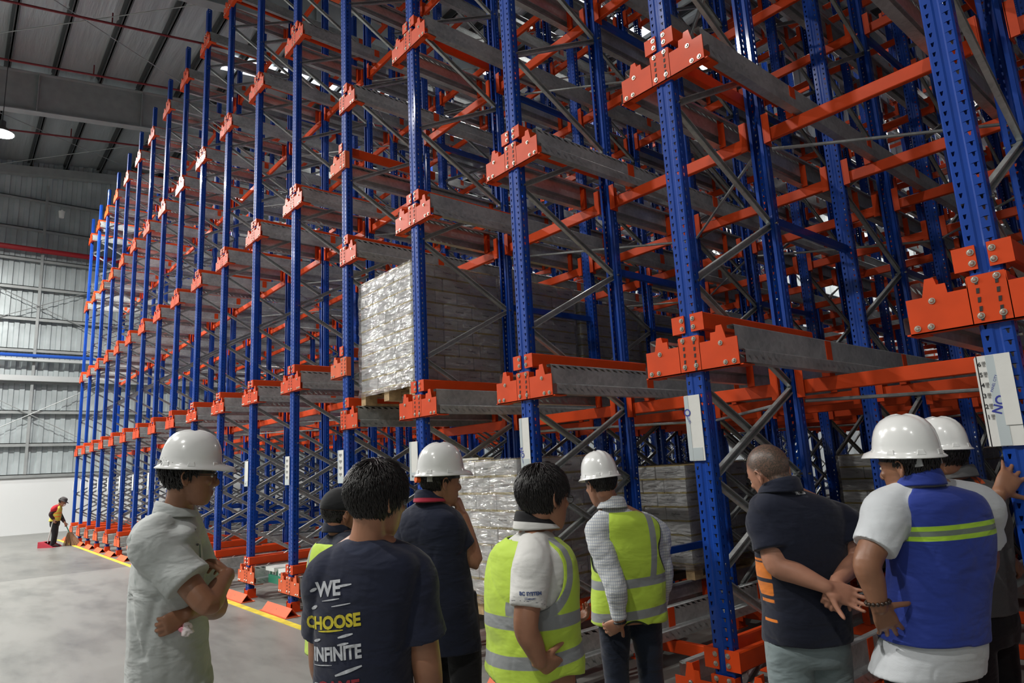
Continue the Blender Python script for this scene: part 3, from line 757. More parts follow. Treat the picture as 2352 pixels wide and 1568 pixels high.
load(PX(3), 4.0, L1, 7, 'third floor stack', 8, detail=False, front=False)
load(PX(2), 5.2, L1, 7, 'deep floor stack', 9, detail=False)
load(PX(2), 6.4, L1, 7, 'rearmost floor stack', 10, detail=False, front=False)
load(PX(1), 6.4, L1, 7, 'dim floor stack', 11, detail=False)
place_cartons()
# loose sheet on top of the floor stack
mb = MB(); mb.box((-0.22, -0.14, 0), (0.22, 0.14, 0.018)); o = mb.build('foam_sheet', PAPER, None, (PX(3)-0.36, 0.22, L1+0.139+8*0.1358+0.012)); o.rotation_euler = (0, 0, 0.4)
tag(o, 'flat white sheet lying on top of the floor level stack', 'sheet')
# ================================================================== FIGURES: builders
RH = Vector((_R.x, _R.y, 0)).normalized(); FH = Vector((-RH.y, RH.x, 0)); UP = Vector((0, 0, 1))
def heading(deg):
    """unit vector a figure faces: 0 = straight away from the aisle viewer, + = toward the right"""
    a = math.radians(deg); return (FH*math.cos(a)+RH*math.sin(a)).normalized()
def loft(mb, secs, n=24, p=2.0, cap=True):
    """closed tube through (centre, axis a, axis b) sections"""
    rings = []
    for s in secs:
        c, a, b = s[:3]; q = s[3] if len(s) > 3 else p
        ring = []
        for i in range(n):
            t = 2*PI*i/n; ct, st = math.cos(t), math.sin(t)
            e = 2.0/q
            x = math.copysign(abs(ct)**e, ct); y = math.copysign(abs(st)**e, st)
            ring.append(c+a*x+b*y)
        rings.append(ring)
    base = len(mb.v)
    for r in rings: mb.v += [tuple(v) for v in r]
    m = len(rings)
    for j in range(m-1):
        for i in range(n):
            a = base+j*n+i; b = base+j*n+(i+1) % n; mb.f.append((a, b, b+n, a+n)); mb.mi.append(0)
    if cap:
        mb.f.append(tuple(base+i for i in range(n-1, -1, -1))); mb.mi.append(0)
        mb.f.append(tuple(base+(m-1)*n+i for i in range(n))); mb.mi.append(0)
def catmull(P, k):
    """resample a list of tuples/Vectors (flattened to arrays) k times per span"""
    A = [np.array(p, float) for p in P]; A = [2*A[0]-A[1]]+A+[2*A[-1]-A[-2]]; out = []
    for i in range(1, len(A)-2):
        for j in range(k):
            t = j/k; p0, p1, p2, p3 = A[i-1:i+3]
            out.append(0.5*((2*p1)+(-p0+p2)*t+(2*p0-5*p1+4*p2-p3)*t*t+(-p0+3*p1-3*p2+p3)*t**3))
    out.append(A[-2]); return out
def limb(mb, pts, radii, k=4, n=18, flat=None, endcap=True):
    """round tapering limb through points; rounded ends"""
    P = [tuple(p)+(r,) for p, r in zip(pts, radii)]; Q = catmull(P, k)
    C = [Vector(q[:3]) for q in Q]; Rr = [max(q[3], 0.002) for q in Q]
    up = None; secs = []
    T = [(C[min(i+1, len(C)-1)]-C[max(i-1, 0)]).normalized() for i in range(len(C))]
    u = T[0].orthogonal().normalized()
    def sec(c, t, r):
        nonlocal u
        u = (u-t*u.dot(t)).normalized(); w = t.cross(u)
        return (c, u*r, w*r)
    if endcap:
        for f in (0.92, 0.6): secs.append(sec(C[0]-T[0]*Rr[0]*f, T[0], Rr[0]*math.sqrt(1-f*f)))
    for c, t, r in zip(C, T, Rr): secs.append(sec(c, t, r))
    if endcap:
        for f in (0.6, 0.92): secs.append(sec(C[-1]+T[-1]*Rr[-1]*f, T[-1], Rr[-1]*math.sqrt(1-f*f)))
    loft(mb, secs, n)
def ellipsoid(mb, c, a, b, cc, nu=20, nv=12):
    base = len(mb.v)
    for j in range(1, nv):
        ph = PI*j/nv
        for i in range(nu):
            t = 2*PI*i/nu; mb.v.append(tuple(c+a*math.sin(ph)*math.cos(t)+b*math.sin(ph)*math.sin(t)+cc*math.cos(ph)))
    top = len(mb.v); mb.v.append(tuple(c+cc)); mb.v.append(tuple(c-cc))
    for j in range(nv-2):
        for i in range(nu):
            p = base+j*nu+i; q = base+j*nu+(i+1) % nu; mb.f.append((p, p+nu, q+nu, q)); mb.mi.append(0)
    for i in range(nu):
        mb.f.append((top, base+i, base+(i+1) % nu)); mb.mi.append(0)
        k = base+(nv-2)*nu; mb.f.append((top+1, k+(i+1) % nu, k+i)); mb.mi.append(0)
def fuse(mb, name, mat, parent, voxel=0.006, smooth=3, wr=None, sm_factor=0.5):
    """one continuous smooth surface out of overlapping closed volumes"""
    me = bpy.data.meshes.new(name); me.from_pydata(mb.v, [], mb.f); me.update()
    bm = bmesh.new(); bm.from_mesh(me); bmesh.ops.recalc_face_normals(bm, faces=bm.faces); bm.to_mesh(me); bm.free()
    o = bpy.data.objects.new(name, me); COL.objects.link(o)
    r = o.modifiers.new('r', 'REMESH'); r.mode = 'VOXEL'; r.voxel_size = voxel; r.adaptivity = 0
    if smooth: s_ = o.modifiers.new('s', 'SMOOTH'); s_.iterations = smooth; s_.factor = sm_factor
    dg = bpy.context.evaluated_depsgraph_get(); me2 = bpy.data.meshes.new_from_object(o.evaluated_get(dg))
    bpy.data.objects.remove(o); bpy.data.meshes.remove(me)
    me2.name = name
    if wr:
        n = len(me2.vertices); co = np.empty(n*3); me2.vertices.foreach_get('co', co); co = co.reshape(-1, 3)
        no = np.empty(n*3); me2.vertices.foreach_get('normal', no); no = no.reshape(-1, 3)
        d = np.array([wr(Vector(co[i]), Vector(no[i])) for i in range(n)]); co += no*d[:, None]
        me2.vertices.foreach_set('co', co.reshape(-1))
    me2.polygons.foreach_set('use_smooth', [True]*len(me2.polygons)); me2.update()
    me2.materials.clear(); o = link(name, me2, mat, parent); return o
def paint(o, **fields):
    me = o.data; n = len(me.vertices); co = np.empty(n*3); me.vertices.foreach_get('co', co); co = co.reshape(-1, 3)
    for k, f in fields.items():
        at_ = me.attributes.new(k, 'FLOAT', 'POINT'); at_.data.foreach_set('value', np.array([f(Vector(c)) for c in co], dtype=np.float32))
def cut(o, keep):
    """remove the faces where keep(centre) is false, then even the cut edge"""
    bm = bmesh.new(); bm.from_mesh(o.data)
    bmesh.ops.delete(bm, geom=[f for f in bm.faces if not keep(f.calc_center_median())], context='FACES')
    for _ in range(10):
        new = {}
        for v in bm.verts:
            be = [e for e in v.link_edges if e.is_boundary]
            if len(be) == 2: new[v] = (v.co*0.4+(be[0].other_vert(v).co+be[1].other_vert(v).co)*0.3)
        for v, c in new.items(): v.co = c
    bm.to_mesh(o.data); bm.free(); o.data.update()
def thicken(o, t=0.004):
    s_ = o.modifiers.new('thickness', 'SOLIDIFY'); s_.thickness = t; s_.offset = -1
def cloth(name, base, layers=(), rough=0.85, weave=0.25, wscale=350.0, fold=0.5, check=None, sheen=0.15):
    """fabric; layers = (attribute, colour, soft edge): colour shows where the attribute is positive"""
    m, nt, b = newmat(name); L = nt.links.new
    tc = node(nt, 'ShaderNodeTexCoord')
    nz = node(nt, 'ShaderNodeTexNoise'); nz.inputs['Scale'].default_value = 3; nz.inputs['Detail'].default_value = 6; L(tc.outputs['Object'], nz.inputs['Vector'])
    mr = node(nt, 'ShaderNodeMapRange'); mr.inputs[1].default_value = 0.3; mr.inputs[2].default_value = 0.7; mr.inputs[3].default_value = 0.88; mr.inputs[4].default_value = 1.1; L(nz.outputs['Fac'], mr.inputs[0])
    sc = node(nt, 'ShaderNodeVectorMath', operation='SCALE'); sc.inputs[0].default_value = base; L(mr.outputs[0], sc.inputs['Scale']); cur = sc.outputs[0]
    if check:
        s3 = node(nt, 'ShaderNodeSeparateXYZ'); L(tc.outputs['Object'], s3.inputs[0]); outs = []
        cx = node(nt, 'ShaderNodeMath', operation='ADD'); L(s3.outputs[0], cx.inputs[0]); L(s3.outputs[1], cx.inputs[1])
        for src in (cx.outputs[0], s3.outputs[2]):
            a = node(nt, 'ShaderNodeMath', operation='MULTIPLY'); a.inputs[1].default_value = check[0]; L(src, a.inputs[0])
            f = node(nt, 'ShaderNodeMath', operation='FRACT'); L(a.outputs[0], f.inputs[0])
            g = node(nt, 'ShaderNodeMath', operation='LESS_THAN'); g.inputs[1].default_value = 0.18; L(f.outputs[0], g.inputs[0]); outs.append(g.outputs[0])
        mxm = node(nt, 'ShaderNodeMath', operation='MAXIMUM'); L(outs[0], mxm.inputs[0]); L(outs[1], mxm.inputs[1])
        mx = node(nt, 'ShaderNodeMix', data_type='RGBA'); L(mxm.outputs[0], mx.inputs[0]); L(cur, mx.inputs[6]); mx.inputs[7].default_value = (*check[1], 1); cur = mx.outputs[2]
    for at_, colr, soft in layers:
        an = node(nt, 'ShaderNodeAttribute'); an.attribute_name = at_
        r_ = node(nt, 'ShaderNodeMapRange'); r_.inputs[1].default_value = 0.0; r_.inputs[2].default_value = 2*soft; L(an.outputs['Fac'], r_.inputs[0])
        mx = node(nt, 'ShaderNodeMix', data_type='RGBA'); L(r_.outputs[0], mx.inputs[0]); L(cur, mx.inputs[6]); mx.inputs[7].default_value = (*colr, 1); cur = mx.outputs[2]
    L(cur, b.inputs['Base Color']); b.inputs['Roughness'].default_value = rough; b.inputs['Sheen Weight'].default_value = sheen; b.inputs['Specular IOR Level'].default_value = 0.25
    nw = node(nt, 'ShaderNodeTexNoise'); nw.inputs['Scale'].default_value = wscale; nw.inputs['Detail'].default_value = 2; L(tc.outputs['Object'], nw.inputs['Vector'])
    nf = node(nt, 'ShaderNodeTexNoise'); nf.inputs['Scale'].default_value = 4.5; nf.inputs['Detail'].default_value = 3; nf.inputs['Distortion'].default_value = 0.35
    mpf = node(nt, 'ShaderNodeMapping'); mpf.inputs['Scale'].default_value = (1.0, 1.0, 2.4); mpf.inputs['Rotation'].default_value = (0.5, 0.4, 0.0); L(tc.outputs['Object'], mpf.inputs[0]); L(mpf.outputs[0], nf.inputs['Vector'])
    b1 = node(nt, 'ShaderNodeBump'); b1.inputs['Strength'].default_value = weave; b1.inputs['Distance'].default_value = 0.002; L(nw.outputs['Fac'], b1.inputs['Height'])
    b2 = node(nt, 'ShaderNodeBump'); b2.inputs['Strength'].default_value = fold; b2.inputs['Distance'].default_value = 0.035; L(nf.outputs['Fac'], b2.inputs['Height']); L(b1.outputs[0], b2.inputs['Normal'])
    L(b2.outputs[0], b.inputs['Normal'])
    return m
def skin_mat(name, base, hair=(0.03, 0.022, 0.018)):
    m, nt, b = newmat(name); L = nt.links.new
    tc = node(nt, 'ShaderNodeTexCoord')
    nz = node(nt, 'ShaderNodeTexNoise'); nz.inputs['Scale'].default_value = 14; nz.inputs['Detail'].default_value = 6; L(tc.outputs['Object'], nz.inputs['Vector'])
    mr = node(nt, 'ShaderNodeMapRange'); mr.inputs[1].default_value = 0.3; mr.inputs[2].default_value = 0.7; mr.inputs[3].default_value = 0.85; mr.inputs[4].default_value = 1.12; L(nz.outputs['Fac'], mr.inputs[0])
    sc = node(nt, 'ShaderNodeVectorMath', operation='SCALE'); sc.inputs[0].default_value = base; L(mr.outputs[0], sc.inputs['Scale']); cur = sc.outputs[0]
    for at_, colr, soft in (('lips', (base[0]*0.8, base[1]*0.5, base[2]*0.5), 0.003), ('brow', hair, 0.003), ('stubble', hair, 0.02)):
        an = node(nt, 'ShaderNodeAttribute'); an.attribute_name = at_
        r_ = node(nt, 'ShaderNodeMapRange'); r_.inputs[1].default_value = -soft; r_.inputs[2].default_value = soft; L(an.outputs['Fac'], r_.inputs[0])
        fac = r_.outputs[0]
        if at_ == 'stubble':
            n2 = node(nt, 'ShaderNodeTexNoise'); n2.inputs['Scale'].default_value = 160; n2.inputs['Detail'].default_value = 3; L(tc.outputs['Object'], n2.inputs['Vector'])
            m2 = node(nt, 'ShaderNodeMapRange'); m2.inputs[1].default_value = 0.35; m2.inputs[2].default_value = 0.6; m2.inputs[3].default_value = 0.72; m2.inputs[4].default_value = 1.0; L(n2.outputs['Fac'], m2.inputs[0])
            mu = node(nt, 'ShaderNodeMath', operation='MULTIPLY'); L(fac, mu.inputs[0]); L(m2.outputs[0], mu.inputs[1]); fac = mu.outputs[0]
        mx = node(nt, 'ShaderNodeMix', data_type='RGBA'); L(fac, mx.inputs[0]); L(cur, mx.inputs[6]); mx.inputs[7].default_value = (*colr, 1); cur = mx.outputs[2]
    L(cur, b.inputs['Base Color']); b.inputs['Roughness'].default_value = 0.45; b.inputs['Subsurface Weight'].default_value = 0.08
    b.inputs['Subsurface Radius'].default_value = (0.01, 0.004, 0.002)
    nb = node(nt, 'ShaderNodeTexNoise'); nb.inputs['Scale'].default_value = 120; L(tc.outputs['Object'], nb.inputs['Vector'])
    bp = node(nt, 'ShaderNodeBump'); bp.inputs['Strength'].default_value = 0.15; bp.inputs['Distance'].default_value = 0.002; L(nb.outputs['Fac'], bp.inputs['Height']); L(bp.outputs[0], b.inputs['Normal'])
    return m
SKIN1 = skin_mat('skin_warm', (0.36, 0.17, 0.10))
SKIN2 = skin_mat('skin_tan', (0.27, 0.125, 0.07))
SKIN3 = skin_mat('skin_light', (0.45, 0.24, 0.16))
SKING = skin_mat('skin_cropped_hair', (0.42, 0.2, 0.13), hair=(0.060, 0.046, 0.036))
HAIR = simple('black_hair', (0.012, 0.010, 0.010), 0.38, spec=0.5)
SHELL = simple('helmet_shell', (0.78, 0.79, 0.78), 0.22, coat=0.6, noise_amt=0.03, scale=2)
BLACKP = simple('black_plastic', (0.012, 0.012, 0.013), 0.4)
ORP = simple('orange_plastic', (0.8, 0.12, 0.01), 0.4)
EYEW = simple('eye_white', (0.7, 0.68, 0.65), 0.25); EYED = simple('eye_dark', (0.02, 0.012, 0.01), 0.15)
SHOE = simple('dark_shoe', (0.03, 0.03, 0.032), 0.5)
GLASSM = simple('lens_glass', (0.75, 0.85, 0.9), 0.05, alpha=0.35)

class Head:
    """frame of a head: origin at eye level in the middle of the skull"""
    def __init__(s, c, face_deg, pitch=0.0, tilt=0.0, k=1.0):
        s.c = c; f = heading(face_deg); r = f.cross(UP).normalized()
        q = Matrix.Rotation(math.radians(pitch), 3, r); f = q @ f; u = q @ UP
        t = Matrix.Rotation(math.radians(tilt), 3, f); s.f = f; s.r = t @ r; s.u = t @ u; s.k = k
    def p(s, r, f, u): return s.c+(s.r*r+s.f*f+s.u*u)*s.k
    def loc(s, q): d = (q-s.c)/s.k; return d.dot(s.r), d.dot(s.f), d.dot(s.u)
def head_vol(mb, H, neck_base, neck_r=0.056):
    k = H.k; V = lambda a, b, c: (H.r*a*k, H.f*b*k, H.u*c*k)
    a, b, c = V(0.078, 0.097, 0.090); ellipsoid(mb, H.p(0, -0.010, 0.032), a, b, c, 28, 18)
    secs = []
    for u, f, w_, d in [(-0.122, 0.052, 0.020, 0.018), (-0.116, 0.050, 0.032, 0.032), (-0.100, 0.042, 0.044, 0.046), (-0.078, 0.036, 0.053, 0.056), (-0.050, 0.028, 0.062, 0.064), (-0.02, 0.018, 0.069, 0.073), (0.02, 0.012, 0.072, 0.080), (0.05, 0.0, 0.07, 0.088)]:
        secs.append((H.p(0, f, u), H.r*w_*k, H.f*d*k, 2.3))
    loft(mb, secs, 28)
    limb(mb, [H.p(0, 0.085, 0.012), H.p(0, 0.098, -0.010), H.p(0, 0.108, -0.030), H.p(0, 0.098, -0.040)], [0.008*k, 0.009*k, 0.012*k, 0.009*k], 3, 12)
    for s_ in (-1, 1):
        ellipsoid(mb, H.p(s_*0.012, 0.096, -0.036), H.r*0.009*k, H.f*0.010*k, H.u*0.008*k, 10, 8)
        ellipsoid(mb, H.p(s_*0.030, 0.080, 0.021), H.r*0.022*k, H.f*0.010*k, H.u*0.007*k, 12, 8)
        ellipsoid(mb, H.p(s_*0.040, 0.070, -0.022), H.r*0.022*k, H.f*0.016*k, H.u*0.016*k, 12, 8)
        # ear: rim, lobe and inner plate
        E_ = lambda r, f, u: H.p(s_*(0.077+r), f-0.012, u-0.012)
        ellipsoid(mb, E_(0.000, 0, 0), H.r*0.006*k, H.f*0.014*k, H.u*0.024*k, 12, 10)
        limb(mb, [E_(-0.003, 0.012, 0.008), E_(0.006, 0.008, 0.028), E_(0.012, -0.008, 0.030), E_(0.014, -0.018, 0.014), E_(0.011, -0.014, -0.008), E_(0.004, -0.003, -0.024), E_(-0.002, 0.006, -0.026)], [0.0045*k]*4+[0.0045*k, 0.0065*k, 0.005*k], 3, 8)
    ellipsoid(mb, H.p(0, 0.092, -0.066), H.r*0.022*k, H.f*0.008*k, H.u*0.0055*k, 14, 8)
    ellipsoid(mb, H.p(0, 0.090, -0.077), H.r*0.019*k, H.f*0.008*k, H.u*0.006*k, 14, 8)
    nb = Vector(neck_base); top = H.p(0, -0.022, -0.045)
    limb(mb, [top, top.lerp(nb, 0.5), nb, nb+(nb-top).normalized()*0.05], [neck_r*k*0.97, neck_r*k*0.95, neck_r*1.08, neck_r*1.3], 4, 24)
def hand_vol(mb, wrist, d, nrm, curl=(20, 20, 22, 25), spread=4.0, thumb=1, k=1.0, thumb_curl=20, wrist_r=0.028, thumb_out=0.75):
    """palm and five separate fingers; nrm = the way the palm faces, thumb=+-1 side along d x nrm"""
    d = d.normalized(); nrm = (nrm-d*nrm.dot(d)).normalized(); l = d.cross(nrm)*thumb   # l points to the thumb side
    P = lambda a, b, c=0.0: wrist+(d*a+l*b+nrm*c)*k
    loft(mb, [(P(-0.02, 0), l*wrist_r*k, nrm*0.019*k), (P(0.0, 0), l*(wrist_r+0.001)*k, nrm*0.019*k), (P(0.025, 0.002), l*0.035*k, nrm*0.017*k, 2.4), (P(0.055, 0.001), l*0.041*k, nrm*0.0155*k, 2.6), (P(0.082, 0.0), l*0.042*k, nrm*0.013*k, 2.6), (P(0.094, 0), l*0.038*k, nrm*0.009*k, 2.4)], 20)
    ellipsoid(mb, P(0.03, 0.024, 0.008), l*0.017*k, d*0.032*k, nrm*0.015*k, 14, 10)
    ends = []
    for i, (b, L_) in enumerate(zip((0.031, 0.0105, -0.0105, -0.030), (0.072, 0.080, 0.075, 0.058))):
        ang = math.radians(spread*(1.5-i)); dd = d*math.cos(ang)+l*math.sin(ang)
        p = P(0.086-abs(i-1)*0.003, b, 0.001); pts = [p-dd*0.012*k]; r = 0.0088*k if i < 3 else 0.0078*k; rad = [r*1.05]; c = math.radians(curl[i] if isinstance(curl, (list, tuple)) else curl)
        q = p; a = c*0.55; pts.append(q); rad.append(r*1.04)
        for seg, fr in enumerate((0.45, 0.30, 0.25)):
            dirn = dd*math.cos(a)+nrm*math.sin(a); q = q+dirn*L_*fr*k; pts.append(q); rad.append(r*(0.98, 0.92, 0.80)[seg]); a += c*(1.0, 0.75, 0)[seg]
        limb(mb, pts, rad, 3, 12); ends.append(pts)
    p = P(0.022, 0.030, 0.006); dd = (d*(1-thumb_out*0.55)+l*thumb_out+nrm*0.25).normalized(); pts = [p-dd*0.01*k, p]; a = math.radians(thumb_curl)
    q = p+dd*0.040*k; pts.append(q); d2 = (dd*math.cos(a)+(d*0.8+nrm*0.6).normalized()*math.sin(a)).normalized(); q = q+d2*0.030*k; pts.append(q); q = q+(d2*0.9+nrm*0.2).normalized()*0.016*k; pts.append(q)
    limb(mb, pts, [0.014*k, 0.013*k, 0.0105*k, 0.010*k, 0.0075*k], 3, 12)
    return ends
def add_eyes(H, par):
    for s_ in (-1, 1):
        mb = MB(); ellipsoid(mb, H.p(s_*0.031, 0.0785, 0.0), H.r*0.0125*H.k, H.f*0.0125*H.k, H.u*0.0085*H.k, 16, 10); e = mb.build('eye', EYEW, par, smooth=True)
        mb = MB(); ellipsoid(mb, H.p(s_*0.032, 0.0890, 0.0), H.r*0.0055*H.k, H.f*0.0025*H.k, H.u*0.0055*H.k, 12, 8); mb.build('iris', EYED, e, smooth=True)
def hair_mesh(H, par, hairline, n=2200, length=0.045, lift=0.010, seed=1, scale=1.0, mat=None, whorl=(0.01, -0.05), width=0.004, messy=0.35, name='hair'):
    """a full cap of hair with locks lying along it; hairline(r, f, u) > 0 where hair grows"""
    R = random.Random(seed); k = H.k
    C = (0, -0.012, 0.030); A = (0.080*scale, 0.101*scale, 0.095*scale)
    mb = MB(); nu, nv = 64, 40
    def surf(ph, t, g=0.0): return (C[0]+(A[0]+g)*math.sin(ph)*math.cos(t), C[1]+(A[1]+g)*math.sin(ph)*math.sin(t), C[2]+(A[2]+g)*math.cos(ph))
    idx = {}
    def vid(j, i):
        i %= nu
        if (j, i) not in idx:
            ph = PI*0.86*j/nv; t = 2*PI*i/nu; p = surf(ph, t)
            g = 0.004+0.005*noise.noise(Vector(p)*40); p = surf(ph, t, g); idx[(j, i)] = len(mb.v); mb.v.append(tuple(H.p(*p)))
        return idx[(j, i)]
    for j in range(nv):
        for i in range(nu):
            ph = PI*0.86*(j+0.5)/nv; t = 2*PI*(i+0.5)/nu
            if hairline(*surf(ph, t)) > 0: mb.f.append((vid(j, i), vid(j+1, i), vid(j+1, i+1), vid(j, i+1))); mb.mi.append(0)
    def proj_(p, g):
        q = [(p[i]-C[i])/A[i] for i in range(3)]; m_ = math.sqrt(sum(x*x for x in q)) or 1
        return tuple(C[i]+q[i]/m_*(A[i]+g) for i in range(3))
    cnt = 0
    while cnt < n:
        ph = math.acos(1-R.random()*1.75); t = R.random()*2*PI
        if ph > PI*0.86: continue
        p = surf(ph, t)
        if hairline(*p) <= 0: continue
        cnt += 1
        w0 = (whorl[0], whorl[1], C[2]+A[2]*0.9)
        dx = Vector(p)-Vector(w0); dx = dx+Vector((0, 0, -0.06)); dx = dx.normalized()+Vector((R.uniform(-1, 1), R.uniform(-1, 1), R.uniform(-1, 1)))*messy*0.5
        q = p; L_ = length*R.uniform(0.6, 1.15); pts = []; g = 0.002
        for s_ in range(5):
            g = 0.003+lift*(s_/4)*R.uniform(0.5, 1.0); q2 = proj_(q, g); pts.append(Vector(q2)); nn = Vector(q2)-Vector(C); nn.normalize()
            d_ = (dx-nn*dx.dot(nn)*0.95); d_.normalize(); q = tuple(Vector(q2)+d_*L_/4); dx = d_+Vector((0, 0, -0.12))
        base = len(mb.v); wv = (pts[-1]-pts[0]).cross(pts[2]-Vector(C)).normalized()
        for s_, q_ in enumerate(pts):
            w_ = width*(1.0, 1.1, 0.95, 0.6, 0.12)[s_]; nn = (q_-Vector(C)).normalized()
            for v in (q_-wv*w_, q_+nn*w_*0.55, q_+wv*w_): mb.v.append(tuple(H.p(*v)))
        for s_ in range(4):
            b_ = base+s_*3
            for e in range(2): mb.f.append((b_+e, b_+e+1, b_+e+4, b_+e+3)); mb.mi.append(0)
            mb.f.append((b_+2, b_, b_+3, b_+5)); mb.mi.append(0)
    return mb.build(name, mat or HAIR, par, smooth=True)
def hl_full(r, f, u):
    if f > 0.045: return u-0.060
    if f > 0.0: return u-(0.0+f*1.3)-0.012
    if f > -0.03: return u-0.014+(-f)*0.5
    return u+0.065
def hl_high(r, f, u):
    if f > 0.03: return u-0.072
    if f > -0.01: return u-0.03
    return u+0.055
def helmet(H, par, k=1.0, lift=0.045, pitch=0, peak=0.045, ridge=1, seed=0, rim=0.0):
    """hard hat shell with brim, peak, crest ridges and slot lugs"""
    q = Matrix.Rotation(math.radians(pitch), 3, H.r); f = q @ H.f; u = q @ H.u; r = H.r
    c = H.c+u*lift*H.k
    P = lambda a, b, z: c+(r*a+f*b+u*z)*k
    mb = MB(); nu = 72
    prof = [(1.0, 0.0), (1.0, 0.018), (0.985, 0.04), (0.95, 0.065), (0.885, 0.090), (0.79, 0.110), (0.66, 0.127), (0.50, 0.139), (0.33, 0.146), (0.16, 0.149)]
    ax, ay = 0.100, 0.120
    def ring(sc, z, extra=0.0, droop=0.0):
        out = []
        for i in range(nu):
            t = 2*PI*i/nu; ct, st = math.cos(t), math.sin(t)
            pk = max(0.0, st)**3*peak if extra else 0.0
            x = ct*(ax*sc+extra); y = st*(ay*sc+extra+pk); zz = z-droop*(1+1.5*max(0, st)**3)
            if sc < 0.97 and ridge:
                for x0, h_ in ((0.0, 0.006), (-0.030, 0.003), (0.030, 0.003)):
                    zz += h_*math.exp(-((x-x0)/0.009)**2)*(1 if abs(y) < ay*0.85 else 0.3)
            out.append(tuple(P(x, y, zz)))
        return out
    rings = [ring(1.0, -0.002, 0.002), ring(1.0, -0.001, 0.017, 0.007), ring(1.0, 0.003, 0.017, 0.007), ring(1.0, 0.006, 0.006, 0.001)]+[ring(a, b) for a, b in prof[1:]]
    for rg in rings: mb.v += rg
    m = len(rings)
    for j in range(m-1):
        for i in range(nu):
            a = j*nu+i; b = j*nu+(i+1) % nu; mb.f.append((a, b, b+nu, a+nu)); mb.mi.append(0)
    mb.v.append(tuple(P(0, 0, 0.150))); t_ = len(mb.v)-1
    for i in range(nu): mb.f.append(((m-1)*nu+i, (m-1)*nu+(i+1) % nu, t_)); mb.mi.append(0)
    sh_ = mb.build('safety_helmet', SHELL, par, smooth=True); sh_['label'] = 'glossy white safety helmet'
    so = sh_.modifiers.new('thickness', 'SOLIDIFY'); so.thickness = 0.003; so.offset = -1
    for t in (0.0, PI, PI*0.5, -PI*0.5, PI*0.27, PI*0.73, -PI*0.27, -PI*0.73):
        mb = MB(); x = math.cos(t)*ax; y = math.sin(t)*ay; o_ = Vector((math.cos(t)/ax, math.sin(t)/ay)).normalized(); tg = Vector((-o_.y, o_.x))
        X = lambda a, b, z: P(x+o_.x*a+tg.x*b, y+o_.y*a+tg.y*b, z)
        mb.add([X(-0.004, -0.016, 0.006), X(0.007, -0.014, 0.006), X(0.007, 0.014, 0.006), X(-0.004, 0.016, 0.006), X(-0.006, -0.011, 0.026), X(0.003, -0.009, 0.022), X(0.003, 0.009, 0.022), X(-0.006, 0.011, 0.026)], [(0, 3, 2, 1), (4, 5, 6, 7), (0, 1, 5, 4), (1, 2, 6, 5), (2, 3, 7, 6), (3, 0, 4, 7)])
        mb.build('lug', SHELL, sh_)
    mb = MB(); secs = []
    for i in range(49):
        t = 2*PI*i/48; p0 = (math.cos(t)*0.084, math.sin(t)*0.105-0.006)
        mb.v += [tuple(P(p0[0], p0[1], z)) for z in (0.004, -0.024)]
    for i in range(48): mb.f.append((2*i, 2*i+2, 2*i+3, 2*i+1)); mb.mi.append(0)
    hb = mb.build('headband', BLACKP, par); thicken(hb, 0.003)
    return sh_, P
def fold_noise(seed, amp=0.006, sc=(5, 5, 11), drape=None):
    def f(co, no):
        v = Vector((co.x*sc[0]+seed*7.1, co.y*sc[1], co.z*sc[2]))
        a = noise.noise(v); b = noise.noise(v*2.3+Vector((3, 1, 2)))
        k = 1.0-abs(a)*2.2                      # creased ridges
        d = amp*(1.0*a+0.14*k+0.22*b)
        n3 = noise.noise(Vector((co.x*4.2+seed, co.y*4.2, co.z*5.5+co.x*3.0))); d -= amp*0.32*max(0.0, 1-abs(n3)/0.10)
        n4 = noise.noise(Vector((co.x*7+5*seed, co.y*7, co.z*6-co.y*4.0))); d -= amp*0.14*max(0.0, 1-abs(n4)/0.12)
        if drape: d += drape(co)
        return d
    return f
class Fig:
    """one person; all measures in metres, standing on the floor"""
    def __init__(s, label, face=0.0, d=3.0):
        s.d = d; s.face = face; s.f = heading(face); s.r = s.f.cross(UP).normalized()
        s.e = tag(empty('person'), label, 'person')
        s.body = MB()
    def P(s, u, v, dd=0.0): return at(u, v, s.d+dd)
    def secs(s, L_, face=None, inflate=0.0):
        out = []
        for t in L_:
            c = s.P(t[0], t[1], t[4] if len(t) > 4 else 0.0); fd = t[5] if len(t) > 5 else s.face
            f = heading(fd); r = f.cross(UP); out.append((c, r*(t[2]+inflate), f*(t[3]+inflate), 2.35))
        return out
def resample(secs, k=4):
    A = [tuple(c)+tuple(a)+tuple(b)+(q,) for c, a, b, q in secs]
    return [(Vector(x[0:3]), Vector(x[3:6]), Vector(x[6:9]), x[9]) for x in catmull(A, k)]
